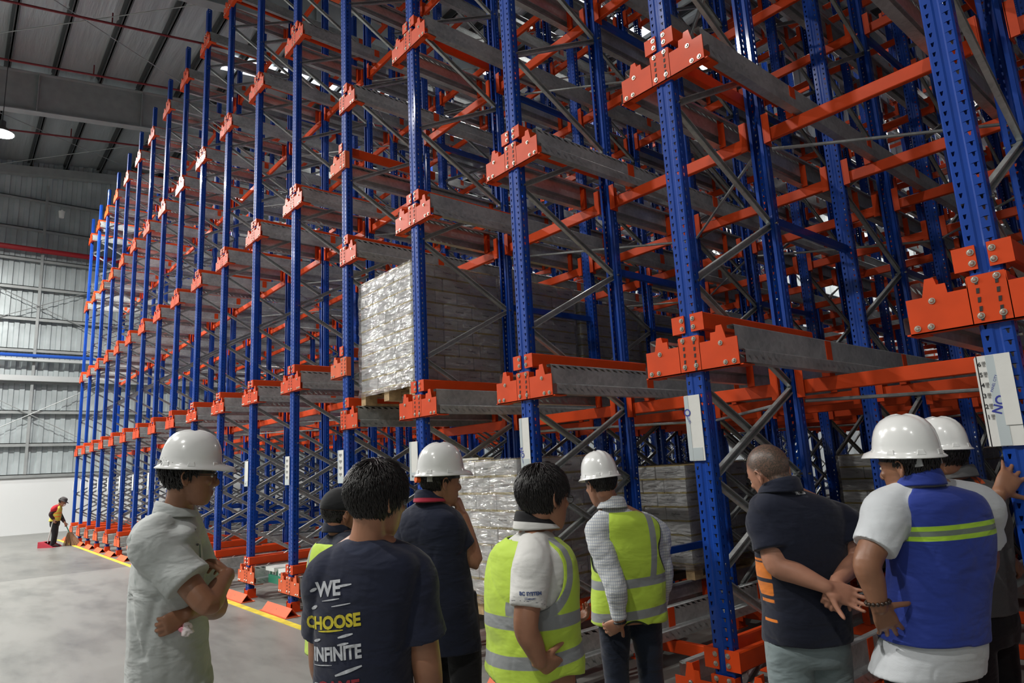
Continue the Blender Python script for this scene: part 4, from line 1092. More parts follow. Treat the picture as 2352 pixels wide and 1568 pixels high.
def legs(F, hip, hw=0.09, r0=0.095, mat=None, spreadf=0.0, name='trousers', top=None, top_sec=None, extra=0.0, stance=0.11, shoe=True):
    """trousers down to the floor and shoes"""
    mb = MB(); z = hip.z
    loft(mb, resample([(hip+UP*0.14, F.r*(top or 0.165), F.f*0.115, 2.3), (hip+UP*0.05, F.r*0.175, F.f*0.125, 2.3), (hip-UP*0.04, F.r*0.18, F.f*0.13, 2.3), (hip-UP*0.12, F.r*0.165, F.f*0.115, 2.3)], 3), 28)
    for s_ in (-1, 1):
        a = hip+F.r*s_*hw-UP*0.02; foot = Vector((hip.x, hip.y, 0.0))+F.r*s_*stance+F.f*s_*spreadf; knee = a.lerp(foot, 0.48)+F.f*0.02
        an = foot+UP*0.09
        limb(mb, [a, a.lerp(knee, 0.5), knee, knee.lerp(an, 0.5), an], [r0, r0*0.9, r0*0.74, r0*0.68, r0*0.62], 5, 20)
    o = fuse(mb, name, mat, F.e, 0.011, 3, fold_noise(hip.x*3, 0.006, (7, 7, 5)))
    if shoe:
        for s_ in (-1, 1):
            foot = Vector((hip.x, hip.y, 0.0))+F.r*s_*stance+F.f*s_*spreadf
            mb = MB(); secs = []
            for t, w_, h_ in [(-0.09, 0.02, 0.02), (-0.08, 0.034, 0.04), (-0.03, 0.038, 0.052), (0.03, 0.040, 0.05), (0.09, 0.046, 0.036), (0.14, 0.044, 0.028), (0.17, 0.03, 0.02)]:
                secs.append((foot+F.f*t+UP*(h_+0.001), F.r*w_, UP*h_, 2.6))
            loft(mb, secs, 18); limb(mb, [foot+UP*0.05-F.f*0.03, foot+UP*0.11-F.f*0.03], [0.04, 0.042], 2, 14)
            mb.build('shoe', SHOE, F.e, smooth=True)
    return o
def skin_fields(H):
    def lips(c):
        r, f, u = H.loc(c); return 0.009-math.hypot(u+0.0715, max(0, abs(r)-0.018)) if f > 0.07 else -1
    def brow(c):
        r, f, u = H.loc(c); return 0.0045-math.hypot((u-0.0225-0.004*(1-abs(abs(r)-0.03)/0.02)), max(0, abs(abs(r)-0.032)-0.014)) if f > 0.055 else -1
    return lips, brow
def collar(F, par, c, r, h, mat, tilt=0.35, back=0.012, opening=40, name='collar', lean=0.0, thick=0.004, up=None, f=None, fall=0.02):
    """folded collar band: stands up round the neck and falls outward, open in front"""
    f = f or F.f; up = up or UP; rr = f.cross(up).normalized(); f = up.cross(rr).normalized()
    mb = MB(); n = 40; rows = 5
    for i in range(n+1):
        a = math.radians(opening+(360-2*opening)*i/n)        # 0 = front
        dirv = f*math.cos(a)+rr*math.sin(a); bk = (1-math.cos(a))/2
        for (t, rad) in ((0.0, r*0.98), (0.55, r*0.97), (1.0, r*1.0), (0.75, r*1.12), (0.15-fall/h*bk, r*1.27)):
            zz = h*t*(0.55+0.45*bk)-(1-bk)*0.035
            mb.v.append(tuple(c+dirv*rad*(1, 1)[0]+up*zz-f*back*bk))
    for i in range(n):
        for j in range(rows-1):
            a = i*rows+j; mb.f.append((a, a+1, a+1+rows, a+rows)); mb.mi.append(0)
    o = mb.build(name, mat, par, smooth=True); thicken(o, thick); o.modifiers.new('sub', 'SUBSURF').levels = 1; o.modifiers['sub'].render_levels = 1
    me = o.data; at_ = me.attributes.new('row', 'FLOAT', 'POINT'); at_.data.foreach_set('value', np.array([[0, 0, 0, 0.5, 1.0][k % rows] for k in range(len(me.vertices))], dtype=np.float32))
    return o
def glasses(H, par, col=None):
    e = MB()
    for s_ in (-1, 1):
        c = [H.p(s_*0.033+0.024*math.cos(t), 0.103, -0.002+0.017*math.sin(t)) for t in [2*PI*i/20 for i in range(20)]]
        for i in range(20): e.tube(c[i], c[(i+1) % 20], 0.0012, 5)
        e.tube(H.p(s_*0.057, 0.102, 0.004), H.p(s_*0.084, -0.005, 0.004), 0.0016, 6)
    e.tube(H.p(-0.010, 0.104, 0.004), H.p(0.010, 0.104, 0.004), 0.0013, 5)
    g = e.build('glasses', BLACKP, par)
    m = MB()
    for s_ in (-1, 1):
        m.add([H.p(s_*0.033+0.0235*math.cos(t), 0.1025, -0.002+0.0165*math.sin(t)) for t in [2*PI*i/20 for i in range(20)]], [tuple(range(20))])
    m.build('lens', GLASSM, g)
    return g
def drape_text(o_target, s_, size, centre, right, up_, mat, par, bold=0.0, name='shirt_print', off=0.003, shear=0.0):
    """lettering printed onto a curved garment: each vertex lies on the cloth"""
    me = text_mesh(s_, size, bold)
    return drape_mesh(o_target, me, centre, right, up_, mat, par, name, off)
_BV = {}
def drape_mesh(o_target, me, centre, right, up_, mat, par, name, off=0.003):
    bm = bmesh.new(); bm.from_mesh(me)
    bmesh.ops.triangulate(bm, faces=bm.faces)
    for _ in range(2):
        lng = [e for e in bm.edges if e.calc_length() > 0.012]
        if lng: bmesh.ops.subdivide_edges(bm, edges=lng, cuts=1)
    bm.to_mesh(me); bm.free()
    if o_target.name not in _BV:
        b2 = bmesh.new(); b2.from_mesh(o_target.data); _BV[o_target.name] = (BVHTree.FromBMesh(b2), b2)
    bv = _BV[o_target.name][0]
    n = right.cross(up_).normalized()
    for v in me.vertices:
        p = centre+right*v.co.x+up_*v.co.y+n*0.4; h = bv.ray_cast(p, -n, 1.0)
        v.co = (h[0]+n*off) if h[0] is not None else centre+right*v.co.x+up_*v.co.y
    return link(name, me, mat, par)
# ================================================================== THE PEOPLE
def W(a, b, c): return RH*a+FH*b+UP*c
def garment(F, name, mat, secs, sleeves=(), voxel=0.007, seed=1.0, amp=0.006, sc=(5, 5, 11), k=4, smooth=4, drape=None):
    mb = MB(); loft(mb, resample(secs, k), 40)
    for pts, rad in sleeves: limb(mb, pts, rad, 5, 24, endcap=False)
    return fuse(mb, name, mat, F.e, voxel, smooth, fold_noise(seed, amp, sc, drape))
def bodycore(F, secs, shrink=0.03):
    loft(F.body, resample([(c, a*(1-shrink/a.length), b*(1-shrink/b.length), q) for c, a, b, q in secs], 3), 28)
def finish_body(F, H, mat, voxel=0.0048, stubble=None):
    b = fuse(F.body, 'body', mat, F.e, voxel, 3)
    lips, brow = skin_fields(H); paint(b, lips=lips, brow=brow, stubble=stubble or (lambda c: -1.0))
    add_eyes(H, F.e); return b
LIME = (0.50, 0.70, 0.07); SILV = (0.27, 0.29, 0.3)
def vest_mat(name, base=LIME, layers=None):
    m = cloth(name, base, layers or [('band', SILV, 0.0015)], rough=0.7, fold=0.35, wscale=500)
    b = m.node_tree.nodes['Principled BSDF']; return m
def armhole(F, centres, rx=0.085, rz=0.13):
    """> 0 where cloth stays; centres = [(point, side vector)]"""
    def f(c):
        m = 1.0
        for p, sd in centres:
            d = c-p
            if d.dot(sd) < -0.045: continue
            g = math.hypot(d.dot(F.f)/rx, d.z/rz)-1.0
            m = min(m, g)
        return m
    return f
def vest(F, secs, mat, holes, hem, seed=1.0, infl=0.012, top=None, bands=None, voxel=0.007, name='reflective_vest', amp=0.006, vneck=None):
    s2 = [(c, a*(1+infl/a.length), b*(1+infl/b.length), q) for c, a, b, q in secs]
    mb = MB(); loft(mb, resample(s2, 4), 40)
    o = fuse(mb, name, mat, F.e, voxel, 4, fold_noise(seed, amp, (6, 6, 9)))
    ah = armhole(F, *holes)
    cut(o, lambda c: ah(c) > 0 and c.z > hem(c) and (top is None or c.z < top(c)))
    paint(o, band=bands or (lambda c: -1), hole=lambda c: 0.06-ah(c), edge=lambda c: hem(c)+0.012-c.z)
    thicken(o, 0.0035)
    return o

# ------------------------------------------------------------------ A: grey work shirt, arms folded, helmet
def person_a():
    F = Fig('man in pale grey work shirt and white helmet with folded arms, leftmost in front', 62, 2.85)
    H = Head(F.P(436, 1091, -0.02), 64, -4, 3, 1.02)
    sec = F.secs([(412, 1186, 0.065, 0.06), (403, 1204, 0.12, 0.085), (394, 1222, 0.185, 0.112), (386, 1255, 0.212, 0.128), (384, 1320, 0.215, 0.142), (386, 1400, 0.205, 0.150), (388, 1470, 0.205, 0.158), (388, 1530, 0.21, 0.165), (390, 1575, 0.215, 0.168)])
    nb = F.P(408, 1178)
    head_vol(F.body, H, nb, 0.058); bodycore(F, sec, 0.035)
    sR, eR, wR = F.P(352, 1245, -0.13), F.P(476, 1386, -0.19), F.P(524, 1318, 0.02)      # near arm
    sL, eL, wL = F.P(430, 1240, 0.18), F.P(500, 1392, 0.20), F.P(430, 1408, -0.13)     # far arm
    limb(F.body, [nb, sR, sR.lerp(eR, 0.5), eR, eR.lerp(wR, 0.5), wR], [0.05, 0.058, 0.052, 0.046, 0.042, 0.028], 5, 20)
    limb(F.body, [nb, sL, sL.lerp(eL, 0.5), eL, eL.lerp(wL, 0.5), wL], [0.05, 0.058, 0.050, 0.045, 0.040, 0.028], 5, 20)
    d = (F.P(494, 1285, 0.10)-wR); hand_vol(F.body, wR, d, W(-0.9, 0.25, -0.1), (45, 45, 48, 50), 5, 1)
    d = (F.P(400, 1425, -0.17)-wL); hand_vol(F.body, wL, d, W(0.1, 0.9, 0.3), (70, 70, 72, 75), 3, 1, thumb_curl=35)
    finish_body(F, H, SKIN2)
    m = cloth('grey_work_shirt', (0.43, 0.455, 0.45), [('pipe', (0.02, 0.10, 0.08), 0.0012), ('seam', (0.2, 0.22, 0.21), 0.0012)], rough=0.7, fold=0.8)
    def drape(c):
        q = (c-F.P(360, 1500, -0.1)); a = q.dot(RH); z = q.z
        v = -0.010*math.exp(-((abs(a+0.01)-0.30*abs(z+0.0))/0.018)**2)*(1 if 0 < z < 0.25 else 0)
        return v
    endR = sR.lerp(eR, 0.66); endL = sL.lerp(eL, 0.7)
    o = garment(F, 'work_shirt', m, sec, [([nb+W(0, 0, -0.03), sR+W(-.004, 0, 0.004), sR.lerp(eR, 0.35), endR], [0.07, 0.094, 0.090, 0.096]), ([nb, sL, sL.lerp(eL, 0.35), endL], [0.07, 0.088, 0.085, 0.088])], 0.007, 1.3, 0.010, (5, 5, 7), drape=drape)
    pl = F.P(331, 1300, -0.1)
    # green piping down the back seam, shoulder seam ring and sleeve cuff line
    ax = (endR-sR).normalized()
    def pipe(c):
        q = c-pl; return 0.0028-abs(q.dot(RH)-0.004*math.sin(q.z*9)) if (-0.07 < q.z < 0.14 and q.dot(FH) < 0.15) else -1
    def seam(c):
        t = (c-sR).dot(ax); near = (c-sR-ax*t).length < 0.13
        v = -1
        if near: v = max(0.002-abs(t-0.012), 0.0018-abs(t-((endR-sR).length-0.03)))
        return v
    paint(o, pipe=pipe, seam=seam)
    collar(F, F.e, nb+UP*0.010+W(0.01, 0, 0.0), 0.073, 0.055, m, opening=35, back=0.018, fall=0.035)
    # chest pocket with a green trimmed edge on the side turned to the rack
    mb = MB(); pts = [F.P(459, 1250, -0.045), F.P(461, 1320, -0.055)]
    mb.tube(pts[0], pts[1], 0.0018, 6); mb.build('green_pen_clip', simple('green_trim', (0.02, 0.15, 0.1), 0.5), F.e)
    for (u, v) in ((448, 1216), (455, 1250)):
        mb = MB(); p = F.P(u, v, -0.06); mb.tube(p, p+W(0, -0.006, 0), 0.005, 10); mb.build('button', simple('grey_button', (0.12, 0.12, 0.12), 0.4), F.e)
    hair_mesh(H, F.e, lambda r, f, u: hl_full(r, f, u)+0.008, 1500, 0.035, 0.016, 3, 0.99, messy=0.9)
    helmet(H, F.e, 1.02, 0.034, 0, 0.042)
    glasses(H, F.e)
    # red and black clip at the front of the brim
    mb = MB(); c = H.p(-0.058, 0.104, 0.045); mb.obox(c, H.f*0.02, H.r*0.004, H.u*0.008); cl = mb.build('brim_clip', BLACKP, F.e)
    mb = MB(); mb.obox(c-H.r*0.0045, H.f*0.008, H.r*0.002, H.u*0.005); mb.build('clip_badge', simple('red_badge', (0.5, 0.02, 0.03), 0.4), cl)
    hip = F.P(392, 1590); legs(F, Vector((hip.x, hip.y, 0.86)), mat=cloth('grey_trousers', (0.30, 0.325, 0.31), rough=0.8), r0=0.098)
    # crumpled tissue in the hand
    mb = MB(); c = F.P(428, 1446, -0.16)
    ellipsoid(mb, c, W(0.026, 0, 0.006), W(0, 0.02, 0), W(-0.008, 0, 0.022), 30, 20)
    me = mb.mesh('tissue', True)
    for v in me.vertices: v.co += (v.co-c)*(0.55*noise.noise(v.co*60)+0.25*noise.noise(v.co*160))
    tt = link('tissue', me, cloth('tissue_paper', (0.75, 0.68, 0.68), [('pink', (0.7, 0.25, 0.33), 0.004)], fold=0.4)); tag(tt, 'crumpled pink and white tissue held under the folded arm', 'tissue')
    paint(tt, pink=lambda q: (c-q).dot(RH)-0.006+0.004*noise.noise(q*80))
person_a()

# ------------------------------------------------------------------ B: navy T-shirt with print, black hair
def person_b():
    F = Fig('man in dark navy T-shirt with a printed slogan down the back', 22, 2.3)
    H = Head(F.P(868, 1146, 0.02), 38, -8, 4, 1.02)
    sec = F.secs([(842, 1236, 0.07, 0.058), (842, 1256, 0.125, 0.078), (846, 1278, 0.178, 0.096), (846, 1310, 0.198, 0.110), (842, 1360, 0.195, 0.120), (838, 1440, 0.180, 0.125), (836, 1520, 0.176, 0.128), (836, 1590, 0.182, 0.13), (836, 1640, 0.185, 0.13)])
    nb = F.P(846, 1238, 0.0)
    head_vol(F.body, H, nb, 0.060); bodycore(F, sec, 0.03)
    sR, eR = F.P(948, 1318, 0.0), F.P(983, 1548, 0.0); wR = F.P(985, 1660, 0.22)
    sL, eL, wL = F.P(748, 1322, 0.03), F.P(742, 1520, 0.12), F.P(770, 1620, 0.3)
    for s_, e_, w_ in ((sR, eR, wR), (sL, eL, wL)): limb(F.body, [nb, s_, s_.lerp(e_, 0.5), e_, e_.lerp(w_, 0.45), w_], [0.05, 0.056, 0.055, 0.050, 0.046, 0.029], 5, 20)
    hand_vol(F.body, wR, W(-0.3, 1, 0.1), W(-1, 0, 0.1), 60, 3, -1, thumb_curl=30)
    hand_vol(F.body, wL, W(0.3, 1, 0.0), W(1, 0, -0.1), 30, 3, 1)
    finish_body(F, H, SKIN1)
    m = cloth('navy_tee', (0.016, 0.020, 0.042), [('rib', (0.022, 0.028, 0.055), 0.002)], rough=0.9, fold=0.7)
    o = garment(F, 't_shirt', m, sec, [([nb-UP*0.03, sR+W(0.0, 0, 0.004), sR.lerp(eR, 0.35), sR.lerp(eR, 0.62)], [0.06, 0.078, 0.080, 0.088]), ([nb-UP*0.03, sL, sL.lerp(eL, 0.35), sL.lerp(eL, 0.62)], [0.06, 0.075, 0.075, 0.08])], 0.0065, 4.1, 0.006, (4, 4, 8))
    cz = nb.z
    paint(o, rib=lambda c: 0.012-abs((c-nb).length-0.082))
    hair_mesh(H, F.e, lambda r, f, u: hl_full(r, f, u)+0.012, 4200, 0.060, 0.017, 5, 1.05, messy=0.55, width=0.0035)
    WH = simple('white_print', (0.5, 0.52, 0.56), 0.7, noise_amt=0.25, scale=60); YE = simple('yellow_print', (0.55, 0.47, 0.03), 0.7, noise_amt=0.2, scale=60); RE = simple('red_print', (0.3, 0.02, 0.035), 0.7, noise_amt=0.2, scale=60)
    n0 = -FH; 
    sl = math.radians(8)
    rt = (RH*math.cos(sl)+UP*math.sin(sl)).normalized(); up_ = (UP*math.cos(sl)-RH*math.sin(sl)).normalized()
    px = F.d/FPX
    for s_, size, u, v, mt, kx in (('WE', 0.066, 767, 1344, WH, 0.95), ('CHOOSE', 0.056, 776, 1416, YE, 0.98), ('INFINITE', 0.060, 790, 1482, WH, 0.80), ('GAME', 0.060, 795, 1556, RE, 1.0)):
        me = text_mesh(s_, size, 0.0024)
        for q in me.vertices: q.co.x *= kx; q.co.x += q.co.y*0.12
        drape_mesh(o, me, F.P(u, v), rt, up_, mt, F.e, 'shirt_print')
    def dash(u0, v0, u1, v1, th, mt):
        mb = MB(); a = Vector(((u0-780)*px, -(v0-1440)*px, 0)); b = Vector(((u1-780)*px, -(v1-1440)*px, 0)); d = (b-a); nrm = Vector((-d.y, d.x, 0)).normalized()
        pts_t = []; pts_b = []; K = 10
        for i in range(K+1):
            t = i/K; w_ = th*(0.35+0.65*math.sin(PI*min(1, max(0.08, t*0.9+0.06)))); p = a+d*t; pts_t.append(p+nrm*w_); pts_b.append(p-nrm*w_)
        mb.v = [tuple(p) for p in pts_t]+[tuple(p) for p in pts_b]
        for i in range(K): mb.f.append((i, i+1, K+1+i+1, K+1+i)); mb.mi.append(0)
        drape_mesh(o, mb.mesh('shirt_print'), F.P(780, 1440), RH, UP, mt, F.e, 'shirt_print')
    for a in ((724, 1352, 741, 1345, .0055), (791, 1339, 831, 1332, .004), (756, 1371, 801, 1363, .0022), (781, 1381, 828, 1372, .0022), (724, 1392, 741, 1383, .0055), (795, 1446, 831, 1436, .0045), (728, 1462, 749, 1453, .0045), (793, 1462, 820, 1456, .004), (785, 1527, 849, 1503, .0055), (727, 1512, 778, 1505, .002), (727, 1552, 745, 1551, .004), (828, 1572, 861, 1561, .004)): dash(*a, WH)
    dash(744, 1437, 808, 1429, .0032, YE)
    hip = F.P(838, 1640); legs(F, Vector((hip.x, hip.y, 0.80)), mat=cloth('black_trousers', (0.012, 0.013, 0.016)), r0=0.09)
    # rolled sheets held at the side
    mb = MB(); a, b = F.P(940, 1480, 0.02), F.P(988, 1640, 0.12); ax = (b-a).normalized()
    loft(mb, [(a, W(0.006, 0, 0.003), W(0, 0.045, 0.0)), (a.lerp(b, 0.5), W(0.014, 0, 0.003), W(0, 0.05, 0)), (b, W(0.016, 0, 0), W(0, 0.05, 0))], 20)
    tag(mb.build('rolled_papers', PAPER, smooth=False), 'white rolled papers clamped under the arm of the man in the slogan T-shirt', 'papers')
person_b()

# ------------------------------------------------------------------ K: black cap, lime vest, half hidden
def person_k():
    F = Fig('man in black cap and lime vest standing half behind the slogan T-shirt', 48, 3.2)
    H = Head(F.P(788, 1180, 0.0), 55, -6, 4, 1.02)
    sec = F.secs([(782, 1226, 0.065, 0.058), (782, 1240, 0.12, 0.08), (782, 1256, 0.175, 0.098), (783, 1285, 0.20, 0.115), (785, 1340, 0.205, 0.128), (785, 1400, 0.198, 0.132), (785, 1450, 0.198, 0.135), (785, 1505, 0.203, 0.138)])
    nb = F.P(785, 1222)
    head_vol(F.body, H, nb, 0.058); bodycore(F, sec, 0.03)
    sR, eR, wR = F.P(808, 1270, -0.13), F.P(835, 1370, -0.18), F.P(890, 1340, 0.1)
    sL, eL, wL = F.P(770, 1262, 0.16), F.P(760, 1360, 0.25), F.P(840, 1370, 0.35)
    for s_, e_, w_ in ((sR, eR, wR), (sL, eL, wL)): limb(F.body, [nb, s_, s_.lerp(e_, 0.5), e_, e_.lerp(w_, 0.45), w_], [0.05, 0.055, 0.048, 0.043, 0.038, 0.028], 5, 18)
    hand_vol(F.body, wR, W(0.6, 0.6, 0.2), W(-0.3, 0.3, -1), 40, 3, 1); hand_vol(F.body, wL, W(0.6, -0.3, 0.2), W(0.3, 0.3, -1), 40, 3, -1)
    finish_body(F, H, SKIN1, 0.006)
    m = cloth('navy_polo', (0.012, 0.016, 0.032)); garment(F, 'polo_shirt', m, sec[:-1], [([nb-UP*0.03, s_, s_.lerp(e_, 0.4), s_.lerp(e_, 0.68)], [0.06, 0.078, 0.075, 0.080]) for s_, e_ in ((sR, eR), (sL, eL))], 0.008, 8.8)
    collar(F, F.e, nb+UP*0.02, 0.068, 0.045, m)
    z1, z2 = F.P(785, 1345).z, F.P(785, 1425).z
    def bands(c):
        v = max(0.024-abs(c.z-z1), 0.024-abs(c.z-z2)); s_ = (c-F.P(785, 1260)).dot(F.r)
        return max(v, 0.02-abs(abs(s_)-0.115) if c.z > z1 else -1)
    hem = F.P(785, 1494).z
    v = vest(F, sec, vest_mat('lime_vest_k', layers=[('band', SILV, 0.0015)]), ([(sR, F.r), (sL, -F.r)], 0.085, 0.12), lambda c: hem, 2.2, bands=bands, voxel=0.008, top=lambda c: nb.z-0.045)
    hair_mesh(H, F.e, lambda r, f, u: min(hl_full(r, f, u), 0.02-u), 900, 0.012, 0.001, 8, 0.93, messy=0.1)
    # cap
    mb = MB(); A = (0.084, 0.104, 0.092)
    nu, nv = 40, 14
    for j in range(nv+1):
        ph = PI*0.5*j/nv
        for i in range(nu):
            t = 2*PI*i/nu; mb.v.append(tuple(H.p(A[0]*math.sin(ph)*math.cos(t), -0.010+A[1]*math.sin(ph)*math.sin(t), 0.034+A[2]*math.cos(ph)-(0.012 if j == nv else 0))))
    for j in range(nv):
        for i in range(nu): a = j*nu+i; b = j*nu+(i+1) % nu; mb.f.append((a, a+nu, b+nu, b)); mb.mi.append(0)
    cp = mb.build('cap', cloth('black_cap', (0.015, 0.016, 0.018)), F.e, smooth=True); thicken(cp, 0.003)
    mb = MB()
    for j in range(5):
        for i in range(13):
            a = PI*(0.12+0.76*i/12); e = j/4*0.065*math.sin(a)**0.6
            mb.v.append(tuple(H.p(math.cos(a)*(0.084+e*0.2), -0.010+math.sin(a)*0.104+e, 0.024-0.012*math.cos(a)**2-e*0.15)))
    for j in range(4):
        for i in range(12): a = j*13+i; mb.f.append((a, a+1, a+14, a+13)); mb.mi.append(0)
    pk = mb.build('peak', cp.data.materials[0], cp, smooth=True); thicken(pk, 0.003)
    hip = F.P(785, 1520); legs(F, Vector((hip.x, hip.y, 0.80)), mat=cloth('dark_trousers_k', (0.015, 0.016, 0.02)), r0=0.088)
person_k()

# ------------------------------------------------------------------ C: navy polo, helmet, hand at mouth
def person_c():
    F = Fig('man in navy polo and white helmet holding a hand to his mouth', 30, 3.4)
    H = Head(F.P(1012, 1105, 0.0), 58, -4, 2, 1.02)
    sec = F.secs([(988, 1152, 0.068, 0.06), (985, 1168, 0.13, 0.085), (984, 1184, 0.185, 0.105), (984, 1212, 0.208, 0.118), (990, 1262, 0.205, 0.13), (1000, 1330, 0.195, 0.132), (1012, 1400, 0.192, 0.134), (1020, 1460, 0.195, 0.138), (1022, 1490, 0.196, 0.14)])
    nb = F.P(992, 1150)
    head_vol(F.body, H, nb, 0.058); bodycore(F, sec, 0.03)
    sR, eR, wR = F.P(1030, 1208, -0.03), F.P(1090, 1290, -0.02), F.P(1064, 1184, 0.02)
    sL, eL, wL = F.P(935, 1215, 0.06), F.P(925, 1310, 0.15), F.P(985, 1330, 0.3)
    limb(F.body, [nb, sR, sR.lerp(eR, 0.5), eR, eR.lerp(wR, 0.45), wR], [0.05, 0.056, 0.048, 0.042, 0.040, 0.027], 5, 20)
    limb(F.body, [nb, sL, sL.lerp(eL, 0.5), eL, eL.lerp(wL, 0.45), wL], [0.05, 0.056, 0.048, 0.042, 0.036, 0.027], 5, 20)
    hand_vol(F.body, wR, F.P(1046, 1136, 0.04)-wR, W(-0.7, 0.2, -0.2), (55, 60, 65, 70), 3, 1, thumb_curl=20)
    hand_vol(F.body, wL, W(1, 0.2, 0.1), W(0, -0.2, 1), 40, 3, 1)
    finish_body(F, H, SKIN1)
    m = cloth('navy_polo_c', (0.011, 0.015, 0.034), [('cuff', (0.12, 0.01, 0.03), 0.001)], fold=0.6)
    endR = sR.lerp(eR, 0.62)
    o = garment(F, 'polo_shirt', m, sec, [([nb-UP*0.03, sR+W(0, 0, 0.004), sR.lerp(eR, 0.35), endR], [0.06, 0.080, 0.074, 0.068]), ([nb-UP*0.03, sL, sL.lerp(eL, 0.35), sL.lerp(eL, 0.62)], [0.06, 0.080, 0.076, 0.080])], 0.0075, 5.5, 0.008, (5, 5, 8))
    ax = (endR-sR).normalized(); L_ = (endR-sR).length
    paint(o, cuff=lambda c: 0.0022-abs((c-sR).dot(ax)-L_+0.02) if (c-endR).length < 0.12 else -1)
    mc = cloth('navy_collar_c', (0.011, 0.015, 0.034), [('row', (0.42, 0.03, 0.06), 0.12)])
    for n_ in mc.node_tree.nodes:
        if n_.type == 'MAP_RANGE' and abs(n_.inputs[2].default_value-0.24) < 1e-4: n_.inputs[1].default_value = 0.78; n_.inputs[2].default_value = 0.84
    collar(F, F.e, nb+UP*0.018, 0.072, 0.05, mc, fall=0.03)
    hair_mesh(H, F.e, hl_full, 1000, 0.028, 0.008, 9, 0.98)
    sh_, P = helmet(H, F.e, 1.04, 0.038, 4, 0.040)
    mb = MB(); c = P(0, -0.112, -0.022); mb.tube(c, c-H.f*0.022, 0.017, 14); mb.build('ratchet_knob', ORP, F.e)
    mb = MB()
    for s_ in (-1, 1): mb.obox(P(s_*0.062, -0.085, -0.012), H.r*0.003, H.f*0.015, H.u*0.022)
    mb.build('nape_strap', simple('grey_strap', (0.35, 0.35, 0.33), 0.5), F.e)
    hip = F.P(1030, 1510); legs(F, Vector((hip.x, hip.y, 0.84)), mat=cloth('black_trousers_c', (0.010, 0.010, 0.012)), r0=0.095)
person_c()

